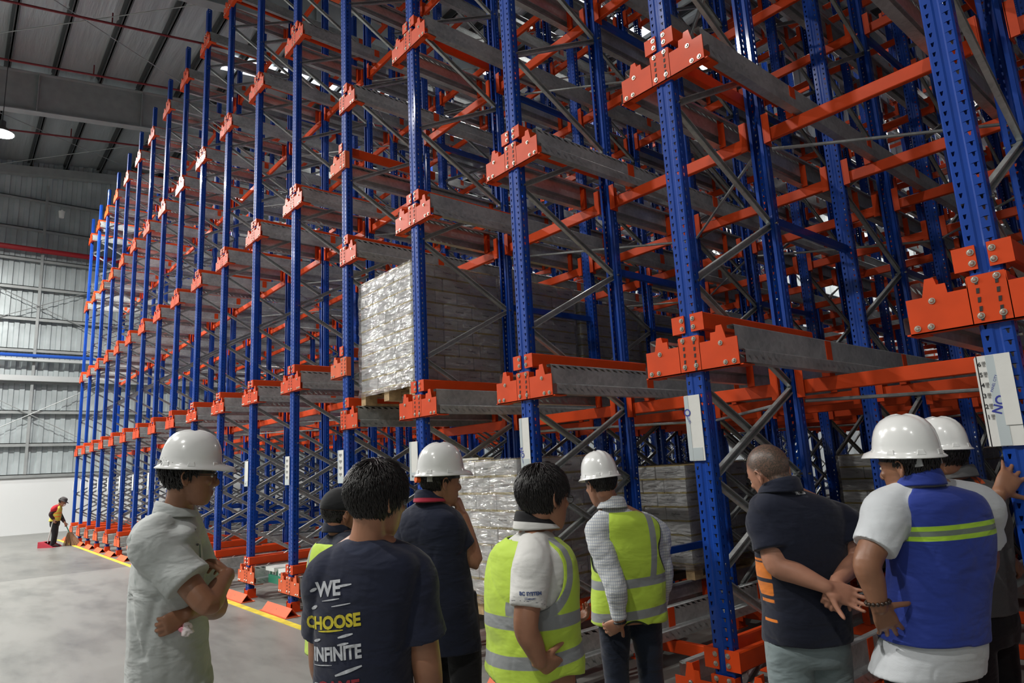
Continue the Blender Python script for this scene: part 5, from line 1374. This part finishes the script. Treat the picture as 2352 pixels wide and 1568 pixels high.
# ------------------------------------------------------------------ D: lime vest over white polo, black hair
def person_d():
    F = Fig('bareheaded man in lime vest over a white polo with a striped collar', 52, 2.6)
    H = Head(F.P(1250, 1142, 0.0), 52, -8, -3, 1.0)
    sec = F.secs([(1226, 1222, 0.066, 0.058), (1222, 1240, 0.12, 0.082), (1220, 1258, 0.172, 0.105), (1220, 1290, 0.198, 0.120), (1220, 1345, 0.205, 0.135), (1220, 1410, 0.20, 0.140), (1222, 1460, 0.198, 0.142), (1226, 1510, 0.205, 0.150), (1228, 1560, 0.21, 0.155)])
    nb = F.P(1232, 1216)
    head_vol(F.body, H, nb, 0.056); bodycore(F, sec, 0.03)
    sR, eR, wR = F.P(1222, 1290, -0.15), F.P(1208, 1440, -0.25), F.P(1240, 1518, -0.23)
    sL, eL, wL = F.P(1220, 1272, 0.19), F.P(1205, 1390, 0.28), F.P(1290, 1430, 0.3)
    limb(F.body, [nb, sR, sR.lerp(eR, 0.5), eR, eR.lerp(wR, 0.5), wR], [0.05, 0.056, 0.050, 0.044, 0.040, 0.028], 5, 20)
    limb(F.body, [nb, sL, sL.lerp(eL, 0.5), eL, eL.lerp(wL, 0.5), wL], [0.05, 0.056, 0.048, 0.042, 0.038, 0.028], 5, 20)
    hand_vol(F.body, wR, F.P(1290, 1536, -0.16)-wR, W(0.0, 0.9, 0.2), (20, 22, 25, 28), 4, 1)
    hand_vol(F.body, wL, W(1, 0, 0.2), W(0, -0.2, 1), 40, 3, 1)
    finish_body(F, H, SKIN1)
    m = cloth('white_polo', (0.66, 0.66, 0.64), [('cuff', (0.02, 0.025, 0.05), 0.001)], fold=0.5)
    endR = sR.lerp(eR, 0.70); endL = sL.lerp(eL, 0.66)
    o = garment(F, 'polo_shirt', m, sec[:-1], [([nb-UP*0.03, sR, sR.lerp(eR, 0.3), endR], [0.06, 0.076, 0.075, 0.066]), ([nb-UP*0.03, sL, sL.lerp(eL, 0.35), endL], [0.06, 0.075, 0.072, 0.072])], 0.0065, 6.6, 0.006, (6, 6, 9))
    ax = (endR-sR).normalized(); L_ = (endR-sR).length
    paint(o, cuff=lambda c: max(0.0022-abs((c-sR).dot(ax)-L_+0.012), 0.0016-abs((c-sR).dot(ax)-L_+0.024)) if (c-endR).length < 0.1 else -1)
    me = text_mesh('BC SYSTEM', 0.016, 0.0008); drape_mesh(o, me, F.P(1218, 1360, -0.24), (RH-UP*0.05).normalized(), UP, simple('blue_print2', (0.05, 0.08, 0.2), 0.6), F.e, 'sleeve_print')
    me = text_mesh('COMPANY', 0.008, 0.0003); drape_mesh(o, me, F.P(1217, 1371, -0.24), (RH-UP*0.05).normalized(), UP, simple('blue_print2', (0.05, 0.08, 0.2), 0.6), F.e, 'sleeve_print')
    mc = cloth('striped_collar', (0.68, 0.68, 0.66), [('stripe', (0.012, 0.012, 0.014), 0.03)])
    co = collar(F, F.e, nb+UP*0.030+W(0.008, 0, 0), 0.073, 0.055, mc, fall=0.035, opening=30, f=heading(58))
    rows = co.data.attributes.new('stripe', 'FLOAT', 'POINT'); pat = [-1, -1, 1, 0.9, -1]; rows.data.foreach_set('value', np.array([pat[k % 5] for k in range(len(co.data.vertices))], dtype=np.float32))
    z1, z2 = F.P(1222, 1408).z, F.P(1222, 1490).z
    sp = F.P(1222, 1270)
    def bands(c):
        v = max(0.026-abs(c.z-z1-0.05*(c-sp).dot(RH)), 0.026-abs(c.z-z2-0.10*(c-sp).dot(RH)))
        q = (c-sR); rr = math.hypot(q.dot(F.f)/0.112, (q.z+0.02)/0.165)
        a = 0.018-abs(rr-1.0)*0.12 if (c-sR).dot(F.r) > -0.12 else -1
        return max(v, a if c.z > z1-0.01 else -1)
    def hem(c): return F.P(1222, 1540).z+0.03*math.sin((c-sp).dot(RH)*16)
    v = vest(F, sec, vest_mat('lime_vest_d'), ([(sR+UP*-0.03, F.r), (sL+UP*-0.03, -F.r)], 0.082, 0.145), hem, 3.1, bands=bands, top=lambda c: nb.z-0.035+0.1*abs((c-nb).dot(F.r)), amp=0.008)
    hair_mesh(H, F.e, lambda r, f, u: hl_full(r, f, u)+0.004, 4000, 0.055, 0.014, 11, 1.04, messy=0.35, width=0.0035)
    glasses(H, F.e)
    for i, t in enumerate((0.0, 0.02)):
        mb = MB(); p = F.P(1280-i*6, 1268+i*14, -0.02); mb.tube(p, p+W(0.002, -0.006, 0), 0.0055, 10); mb.build('button', BLACKP, F.e)
    hip = F.P(1232, 1585); legs(F, Vector((hip.x, hip.y, 0.78)), mat=cloth('black_trousers_d', (0.012, 0.013, 0.016)), r0=0.092)
person_d()

# ------------------------------------------------------------------ E: lime vest over a checked shirt, helmet
def person_e():
    F = Fig('man in lime vest over a checked shirt with white helmet, seen from behind', -8, 3.8)
    H = Head(F.P(1380, 1110, 0.0), -25, -10, -3, 1.0)
    sec = F.secs([(1412, 1166, 0.068, 0.06), (1420, 1180, 0.12, 0.085), (1432, 1194, 0.172, 0.102), (1440, 1220, 0.195, 0.115), (1443, 1280, 0.203, 0.13), (1443, 1340, 0.200, 0.135), (1443, 1385, 0.200, 0.140), (1446, 1425, 0.205, 0.145)])
    nb = F.P(1405, 1162)
    head_vol(F.body, H, nb, 0.056); bodycore(F, sec, 0.03)
    sL, eL, wL = F.P(1374, 1224, -0.06), F.P(1412, 1350, -0.20), F.P(1424, 1428, -0.22)
    sR, eR, wR = F.P(1507, 1222, 0.04), F.P(1522, 1330, 0.05), F.P(1510, 1410, 0.2)
    for s_, e_, w_ in ((sR, eR, wR), (sL, eL, wL)): limb(F.body, [nb, s_, s_.lerp(e_, 0.5), e_, e_.lerp(w_, 0.45), w_], [0.05, 0.054, 0.044, 0.040, 0.036, 0.028], 5, 20)
    hand_vol(F.body, wL, F.P(1388, 1452, -0.16)-wL, W(0.1, 1, 0.1), (30, 30, 34, 36), 3, 1); hand_vol(F.body, wR, W(-0.6, 0.7, -0.1), W(-0.4, -0.6, 0), 30, 3, 1)
    finish_body(F, H, SKIN1, 0.0055)
    m = cloth('checked_shirt', (0.6, 0.62, 0.62), fold=0.8, check=(62, (0.3, 0.34, 0.42)))
    garment(F, 'checked_shirt', m, sec[:-1], [([nb-UP*0.03, sL+W(-0.004, 0, 0), sL.lerp(eL, 0.5), eL, eL.lerp(wL, 0.5), eL.lerp(wL, 0.93)], [0.06, 0.075, 0.066, 0.063, 0.052, 0.042]), ([nb-UP*0.03, sR, sR.lerp(eR, 0.5), eR, eR.lerp(wR, 0.9)], [0.06, 0.072, 0.062, 0.056, 0.042])], 0.007, 7.7, 0.012, (8, 8, 13))
    collar(F, F.e, nb+UP*0.012, 0.070, 0.055, m, fall=0.03)
    z1, z2 = F.P(1440, 1330).z, F.P(1440, 1400).z
    sp = F.P(1440, 1280)
    def bands(c):
        q = c-sp; x = q.dot(RH); v = max(0.026-abs(c.z-z1-0.06*x), 0.026-abs(c.z-z2-0.08*x))
        rr = abs(abs(x)-0.118-0.03*math.sin(min(max((c.z-z1)*8, 0), PI))*0.6)
        return max(v, 0.020-rr if c.z > z1 else -1)
    def hem(c): return F.P(1440, 1440).z+0.06*math.cos((c-sp).dot(RH)*14)
    vest(F, sec, vest_mat('lime_vest_e', layers=[('band', SILV, 0.0015), ('hole', (0.02, 0.035, 0.015), 0.01), ('edge', (0.02, 0.035, 0.015), 0.001)]), ([(sL+UP*-0.04, -F.r), (sR+UP*-0.04, F.r)], 0.11, 0.17), hem, 5.1, bands=bands, top=lambda c: nb.z-0.03, amp=0.008, infl=0.014)
    hair_mesh(H, F.e, hl_full, 1100, 0.028, 0.008, 13, 0.98)
    helmet(H, F.e, 0.99, 0.036, 6, 0.040)
    hip = F.P(1450, 1450); legs(F, Vector((hip.x, hip.y, 0.84)), mat=cloth('dark_navy_jeans', (0.012, 0.018, 0.035), fold=0.7), r0=0.098)
    mb = MB(); ax = (wL-eL).normalized(); a = ax.orthogonal().normalized(); b = ax.cross(a)
    for i in range(20):
        t0, t1 = 2*PI*i/20, 2*PI*(i+1)/20; mb.tube(wL+(a*math.cos(t0)+b*math.sin(t0))*0.031, wL+(a*math.cos(t1)+b*math.sin(t1))*0.031, 0.006, 6)
    mb.build('wrist_watch', BLACKP, F.e)
person_e()

# ------------------------------------------------------------------ F: navy polo with orange patches, hands behind his back
def person_f():
    F = Fig('man in navy polo with orange side patches, hands clasped behind his back', -12, 2.85)
    H = Head(F.P(1768, 1086, 0.03), -22, -22, -8, 1.0)
    sec = F.secs([(1790, 1122, 0.07, 0.062), (1800, 1136, 0.13, 0.088), (1815, 1152, 0.18, 0.108), (1830, 1180, 0.205, 0.122), (1838, 1235, 0.205, 0.135), (1842, 1300, 0.195, 0.138), (1848, 1370, 0.185, 0.142), (1852, 1430, 0.183, 0.148), (1855, 1468, 0.186, 0.150)])
    nb = F.P(1790, 1124)
    head_vol(F.body, H, nb, 0.060); bodycore(F, sec, 0.03)
    sL, eL, wL = F.P(1760, 1196, -0.02), F.P(1785, 1296, -0.10), F.P(1900, 1348, -0.20)
    sR, eR, wR = F.P(1925, 1196, 0.02), F.P(1972, 1282, -0.06), F.P(1922, 1336, -0.17)
    limb(F.body, [nb, sL, sL.lerp(eL, 0.5), eL, eL.lerp(wL, 0.4), wL], [0.05, 0.060, 0.054, 0.050, 0.044, 0.027], 5, 22)
    limb(F.body, [nb, sR, sR.lerp(eR, 0.5), eR, eR.lerp(wR, 0.4), wR], [0.05, 0.060, 0.050, 0.046, 0.040, 0.027], 5, 22)
    hand_vol(F.body, wL, W(0.85, -0.15, -0.38), W(-0.1, -1, 0.15), (28, 30, 34, 38), 5, 1, 1.0, thumb_curl=10)
    hand_vol(F.body, wR, W(-0.35, -0.18, -0.6), W(0.25, 0.9, -0.1), (75, 78, 80, 82), 3, 1, 0.95, thumb_curl=40)
    def stub(c):
        r, f, u = H.loc(c); 
        if u < -0.075 or f > 0.09: return -0.1
        return hl_full(r, f, u)+0.0 if abs(r) < 0.084 else -0.1
    finish_body(F, H, SKING, 0.0048, stub)
    m = cloth('navy_orange_polo', (0.010, 0.013, 0.028), [('orange', (0.72, 0.20, 0.02), 0.0012)], fold=0.55)
    eLs = sL.lerp(eL, 0.66); eRs = sR.lerp(eR, 0.60)
    o = garment(F, 'polo_shirt', m, sec, [([nb-UP*0.03, sL+W(-0.002, 0, 0), sL.lerp(eL, 0.35), eLs], [0.06, 0.082, 0.082, 0.084]), ([nb-UP*0.03, sR+W(0.002, 0, 0), sR.lerp(eR, 0.35), eRs], [0.06, 0.080, 0.078, 0.080])], 0.007, 9.9, 0.006, (5, 5, 8))
    p0 = F.P(1752, 1300, -0.1); px = (F.d-0.1)/FPX
    def orange(c):
        q = c-p0; x = q.dot(RH)/px; y = -q.z/px; x -= y*0.12        # slanted panels on the left flank
        if q.dot(FH) > 0.13: return -1
        def rc(x0, x1, y0, y1): return min(x-x0, x1-x, y-y0, y1-y)*px
        if (c-eLs).length < 0.11 and c.z > eLs.z-0.01: return -1
        return max(rc(-12, 18, -14, -8), rc(-12, 18, -5, 32), rc(-12, 18, 40, 72), rc(-12, 17, 79, 88), rc(-12, 15, 124, 132))
    paint(o, orange=orange)
    collar(F, F.e, nb+UP*0.014, 0.073, 0.05, m, f=heading(-15), fall=0.03)
    me = MB(); me.box((-0.024, -0.006, 0), (0.024, 0.006, 0.0005)); drape_mesh(o, me.mesh('neck_tag'), F.P(1823, 1130), (RH+UP*0.02).normalized(), UP, simple('tag_white', (0.55, 0.56, 0.58), 0.5), F.e, 'neck_print', 0.004)
    me = text_mesh('CEM', 0.011, 0.0006); drape_mesh(o, me, F.P(1823, 1130), RH, UP, INK, F.e, 'neck_print', 0.006)
    hip = F.P(1856, 1490); legs(F, Vector((hip.x, hip.y, 0.83)), mat=cloth('pale_grey_jeans', (0.20, 0.25, 0.26), fold=0.9), r0=0.100, top=0.17)
person_f()

# ------------------------------------------------------------------ G: blue vest over a white polo, helmet, hand on hip
def person_g():
    F = Fig('man in blue vest and white helmet with a hand on his hip', -14, 2.6)
    H = Head(F.P(2085, 1068, 0.02), -30, -6, -2, 1.04)
    sec = F.secs([(2112, 1112, 0.070, 0.062), (2125, 1126, 0.13, 0.088), (2138, 1140, 0.178, 0.108), (2152, 1170, 0.198, 0.122), (2158, 1230, 0.192, 0.135), (2158, 1300, 0.182, 0.140), (2150, 1370, 0.178, 0.142), (2145, 1430, 0.185, 0.148), (2138, 1480, 0.205, 0.155), (2128, 1540, 0.222, 0.16)])
    nb = F.P(2108, 1110)
    head_vol(F.body, H, nb, 0.060); bodycore(F, sec, 0.035)
    sL, eL, wL = F.P(2045, 1168, -0.02), F.P(1992, 1292, -0.10), F.P(2018, 1390, -0.13)
    sR, eR, wR = F.P(2242, 1160, 0.04), F.P(2262, 1290, 0.14), F.P(2215, 1350, 0.28)
    for s_, e_, w_ in ((sR, eR, wR), (sL, eL, wL)): limb(F.body, [nb, s_, s_.lerp(e_, 0.5), e_, e_.lerp(w_, 0.45), w_], [0.05, 0.060, 0.055, 0.050, 0.046, 0.032], 5, 22)
    hand_vol(F.body, wL, F.P(2048, 1452, -0.11)-wL, W(0.25, 0.95, 0.1), (18, 15, 18, 22), 8, 1, 1.05, thumb_out=1.0, thumb_curl=10)
    hand_vol(F.body, wR, W(-0.8, 0.2, -0.1), W(0, -1, 0), 30, 3, 1)
    finish_body(F, H, SKIN2)
    m = cloth('white_polo_g', (0.62, 0.65, 0.68), [('cuff', (0.45, 0.48, 0.5), 0.001)], fold=0.4)
    eLs = sL.lerp(eL, 0.74)
    o = garment(F, 'polo_shirt', m, sec, [([nb-UP*0.03, sL+W(-0.004, 0, 0), sL.lerp(eL, 0.35), eLs], [0.06, 0.086, 0.084, 0.080]), ([nb-UP*0.03, sR, sR.lerp(eR, 0.35), sR.lerp(eR, 0.6)], [0.06, 0.086, 0.082, 0.082])], 0.007, 12.3, 0.006, (5, 5, 10))
    ax = (eLs-sL).normalized(); L_ = (eLs-sL).length
    paint(o, cuff=lambda c: 0.0012-abs((c-sL).dot(ax)-L_+0.02) if (c-eLs).length < 0.12 else -1)
    zb = F.P(2155, 1212).z; sp = F.P(2155, 1212)
    def lime(c): return 0.028-abs(c.z-zb-0.03*(c-sp).dot(RH)+0.0)
    def grey(c): return 0.0105-abs(c.z-zb-0.03*(c-sp).dot(RH))
    mv = cloth('blue_vest', (0.025, 0.050, 0.30), [('lime', (0.40, 0.66, 0.05), 0.001), ('grey', (0.16, 0.2, 0.17), 0.001)], rough=0.75, fold=0.6)
    s2 = [(c, a*(1+0.012/a.length), b*(1+0.012/b.length), q) for c, a, b, q in sec[:-1]]
    mb = MB(); loft(mb, resample(s2, 4), 40); v = fuse(mb, 'vest', mv, F.e, 0.007, 4, fold_noise(14.2, 0.007, (5, 5, 8)))
    ah = armhole(F, [(sL+UP*0.0, -F.r), (sR, F.r)], 0.095, 0.135); hz = F.P(2145, 1462).z
    cut(v, lambda c: ah(c) > 0 and c.z > hz+0.025*(c-sp).dot(RH)*-4*0.3 and c.z < nb.z-0.012)
    paint(v, lime=lime, grey=grey); thicken(v, 0.004)
    collar(F, F.e, nb+UP*0.016, 0.074, 0.05, mv, f=heading(-15), fall=0.03)
    hair_mesh(H, F.e, hl_full, 1200, 0.026, 0.008, 15, 0.985)
    sh_, P = helmet(H, F.e, 1.04, 0.040, 9, 0.036)
    mb = MB()
    for s_ in (-1, 1): mb.obox(P(s_*0.066, -0.07, -0.018), H.r*0.003, H.f*0.02, H.u*0.022)
    mb.build('nape_strap', simple('grey_strap2', (0.35, 0.36, 0.36), 0.5), F.e)
    # bead bracelet
    for i in range(16):
        ax = (wL-eL).normalized(); a = ax.orthogonal().normalized(); b = ax.cross(a); t = 2*PI*i/16
        mb = MB(); ellipsoid(mb, wL-ax*0.012+(a*math.cos(t)+b*math.sin(t))*0.040, W(0.0075, 0, 0), W(0, 0.0075, 0), W(0, 0, 0.0075), 10, 8); mb.build('bracelet_bead', simple('bead', (0.03, 0.018, 0.012), 0.3) if i == 0 else bpy.data.materials['bead'], F.e, smooth=True)
    hip = F.P(2138, 1550); legs(F, Vector((hip.x, hip.y, 0.84)), mat=cloth('black_trousers_g', (0.010, 0.010, 0.012)), r0=0.1)
person_g()

# ------------------------------------------------------------------ H: grey shirt, hand on the nearest upright
def person_h():
    F = Fig('man in dark grey shirt and white helmet resting his hand on the nearest upright', -28, 3.05)
    H = Head(F.P(2164, 1046, 0.0), -35, -2, 0, 0.96)
    sec = F.secs([(2205, 1100, 0.07, 0.06), (2212, 1114, 0.12, 0.085), (2220, 1128, 0.165, 0.10), (2230, 1155, 0.185, 0.115), (2238, 1220, 0.185, 0.125), (2242, 1290, 0.178, 0.13), (2245, 1360, 0.178, 0.132), (2248, 1402, 0.18, 0.135)])
    nb = F.P(2192, 1096)
    head_vol(F.body, H, nb, 0.056); bodycore(F, sec, 0.03)
    hp = Vector((XL(0)-0.075, 0.03, 1.44)); wR = hp+W(-0.055, -0.06, -0.075)
    sR, eR = F.P(2272, 1146, -0.02), F.P(2292, 1168, -0.16)
    sR = F.P(2268, 1140, 0.0); dU = (Vector((5.99, -0.05, 1.45))-CAM).dot(_F)-F.d; wR = F.P(2296, 1132, dU-0.02); eR = F.P(2258, 1185, -0.22)
    limb(F.body, [nb, sR, sR.lerp(eR, 0.5), eR, eR.lerp(wR, 0.45), wR], [0.05, 0.054, 0.048, 0.043, 0.040, 0.028], 5, 20)
    hand_vol(F.body, wR, F.P(2326, 1088, dU)-wR, W(0.35, 0.9, 0), (10, 8, 10, 14), 13, -1, 1.05, thumb_out=0.95, thumb_curl=5)
    sL, eL, wL = F.P(2205, 1150, 0.08), F.P(2230, 1235, 0.2), F.P(2290, 1270, 0.05)
    limb(F.body, [nb, sL, sL.lerp(eL, 0.5), eL, eL.lerp(wL, 0.45), wL], [0.05, 0.054, 0.046, 0.042, 0.036, 0.027], 5, 20)
    hand_vol(F.body, wL, W(0.6, -0.2, -0.5), W(-0.3, 0.5, -0.2), 40, 4, 1)
    finish_body(F, H, SKIN2, 0.0055)
    m = cloth('grey_black_shirt', (0.10, 0.10, 0.10), [('patch', (0.85, 0.13, 0.02), 0.0015)], fold=0.5)
    o = garment(F, 'shirt', m, sec, [([nb-UP*0.03, sR, sR.lerp(eR, 0.35), sR.lerp(eR, 0.55)], [0.06, 0.074, 0.074, 0.076]), ([nb-UP*0.03, sL, sL.lerp(eL, 0.35), sL.lerp(eL, 0.62)], [0.06, 0.074, 0.072, 0.076])], 0.0075, 16.3, 0.006)
    pc = F.P(2252, 1100, -0.06); pc2 = F.P(2262, 1325, -0.1)
    paint(o, patch=lambda c: max(min(0.034-abs((c-pc).dot(RH)), 0.022-abs(c.z-pc.z), abs((c-pc).dot(RH)-0.4*(c.z-pc.z))-0.003), 0.02-(c-pc2).length))
    collar(F, F.e, nb+UP*0.014, 0.07, 0.05, m, f=heading(-28))
    hair_mesh(H, F.e, hl_full, 900, 0.024, 0.008, 17, 0.98)
    helmet(H, F.e, 0.94, 0.036, 4, 0.036)
    hip = F.P(2256, 1430); legs(F, Vector((hip.x, hip.y, 0.82)), mat=cloth('black_trousers_h', (0.010, 0.010, 0.012)), r0=0.092)
person_h()

# ------------------------------------------------------------------ L: sweeper by the end wall
def person_l():
    F = Fig('sweeper in grey hat and yellow vest at the far end of the rack', 62, 19.6)
    H = Head(F.P(144, 1152, 0.0), 68, -28, 0, 1.0)
    sec = F.secs([(136, 1160, 0.07, 0.06), (133, 1164, 0.14, 0.09), (131, 1169, 0.19, 0.12), (129, 1178, 0.20, 0.13), (127, 1190, 0.19, 0.13), (125, 1197, 0.2, 0.14)])
    nb = F.P(137, 1159)
    head_vol(F.body, H, nb, 0.056); bodycore(F, sec, 0.03)
    sR, eR, wR = F.P(125, 1167, -0.14), F.P(117, 1182, -0.2), F.P(124, 1193, -0.18)
    sL, eL, wL = F.P(134, 1167, 0.14), F.P(139, 1183, 0.16), F.P(149, 1200, 0.05)
    for s_, e_, w_ in ((sR, eR, wR), (sL, eL, wL)): limb(F.body, [nb, s_, s_.lerp(e_, 0.5), e_, e_.lerp(w_, 0.45), w_], [0.05, 0.055, 0.046, 0.042, 0.036, 0.027], 4, 16)
    hand_vol(F.body, wR, W(0.2, 0, -1), W(0.3, 1, 0), 70, 3, 1); hand_vol(F.body, wL, W(0.5, 0, -0.9), W(-0.6, 0.3, -0.3), 70, 3, 1)
    finish_body(F, H, SKIN2, 0.009)
    m = cloth('red_black_sleeves', (0.35, 0.012, 0.02), [('dark', (0.03, 0.012, 0.015), 0.01)])
    o = garment(F, 'long_sleeve_shirt', m, sec, [([nb-UP*0.03, s_, s_.lerp(e_, 0.5), e_, e_.lerp(w_, 0.9)], [0.06, 0.078, 0.068, 0.058, 0.045]) for s_, e_, w_ in ((sR, eR, wR), (sL, eL, wL))], 0.012, 3)
    zz = F.P(120, 1173).z; paint(o, dark=lambda c: zz-c.z)
    z1, z2 = F.P(127, 1178).z, F.P(127, 1186).z; hz = F.P(127, 1196).z
    v = vest(F, sec, vest_mat('yellow_vest_l', (0.62, 0.55, 0.08), [('band', (0.8, 0.22, 0.05), 0.004)]), ([(sR, F.r), (sL, -F.r)], 0.09, 0.13), lambda c: hz, 2.2, bands=lambda c: max(0.02-abs(c.z-z1), 0.02-abs(c.z-z2)), voxel=0.012)
    hair_mesh(H, F.e, hl_full, 500, 0.04, 0.01, 21, 1.0)
    mb = MB(); nu = 32
    for (rr, zc) in ((0.135, -0.015), (0.10, 0.005), (0.095, 0.03), (0.09, 0.07), (0.06, 0.095), (0.01, 0.103)):
        for i in range(nu):
            t = 2*PI*i/nu; k = 1.25 if rr > 0.11 and math.sin(t) > 0 else 1.0
            mb.v.append(tuple(H.p(rr*math.cos(t)*0.9, -0.005+rr*math.sin(t)*k, 0.04+zc)))
    for j in range(5):
        for i in range(nu): a = j*nu+i; b = j*nu+(i+1) % nu; mb.f.append((a, b, b+nu, a+nu)); mb.mi.append(0)
    h_ = mb.build('sun_hat', cloth('grey_hat', (0.06, 0.055, 0.055)), F.e, smooth=True); thicken(h_, 0.004)
    mb = MB(); ellipsoid(mb, H.p(0, 0.085, -0.055), H.r*0.05, H.f*0.03, H.u*0.045, 16, 10); mb.build('face_mask', cloth('mask_white', (0.7, 0.68, 0.65)), F.e, smooth=True)
    g = F.P(128, 1247); legs(F, Vector((F.P(126, 1199).x, F.P(126, 1199).y, F.P(126, 1199).z)), mat=cloth('black_trousers_l', (0.012, 0.012, 0.014)), r0=0.095)
    def at_floor(p, z=0.0): return Vector((p.x, p.y, z))
    # long handled dustpan in one hand, broom in the other
    e = tag(empty('dustpan', at_floor(F.P(126, 1250)-W(0, 0.25, 0))), 'red long handled dustpan on the floor beside the sweeper', 'dustpan')
    base = e.location.copy(); mb = MB(); a = wR-base
    mb.tube(a+UP*0.35+W(0.04, 0, 0), W(-0.05, 0, 0.12), 0.014, 8); mb.build('handle', simple('pale_handle', (0.6, 0.6, 0.58), 0.5), e)
    mb = MB()
    for sgn in (-1, 1): mb.add([W(-0.22, sgn*0.16, 0.0), W(0.24, sgn*0.2, 0.0), W(0.24, sgn*0.2, 0.02), W(-0.05, sgn*0.17, 0.17), W(-0.22, sgn*0.16, 0.17)], [(0, 1, 2, 3, 4)])
    mb.add([W(-0.22, -0.16, 0.0), W(0.24, -0.2, 0.0), W(0.24, 0.2, 0.0), W(-0.22, 0.16, 0.0)], [(0, 1, 2, 3)]); mb.add([W(-0.22, -0.16, 0.0), W(-0.22, 0.16, 0.0), W(-0.22, 0.16, 0.17), W(-0.22, -0.16, 0.17)], [(0, 1, 2, 3)]); mb.add([W(-0.22, -0.16, 0.17), W(-0.05, -0.17, 0.17), W(-0.05, 0.17, 0.17), W(-0.22, 0.16, 0.17)], [(0, 1, 2, 3)])
    pn = mb.build('pan', simple('red_plastic', (0.4, 0.03, 0.05), 0.45), e); thicken(pn, 0.006)
    e = tag(empty('broom', at_floor(F.P(168, 1243))), 'broom with green handle and brown bristles held by the sweeper', 'broom'); base = e.location.copy()
    mb = MB(); mb.tube(wL-base+UP*0.35+W(-0.2, 0, 0), W(-0.12, 0, 0.36), 0.014, 8); mb.build('handle', GREEN, e)
    mb = MB(); R = random.Random(3)
    for i in range(160):
        x = R.uniform(-1, 1); y = R.uniform(-1, 1); mb.tube(W(-0.12+x*0.04, y*0.03, 0.38), W(0.0+x*0.26, y*0.10, 0.003), 0.006, 4)
    b_ = mb.build('bristles', simple('straw', (0.2, 0.11, 0.06), 0.9), e); b_['kind'] = 'stuff'
person_l()
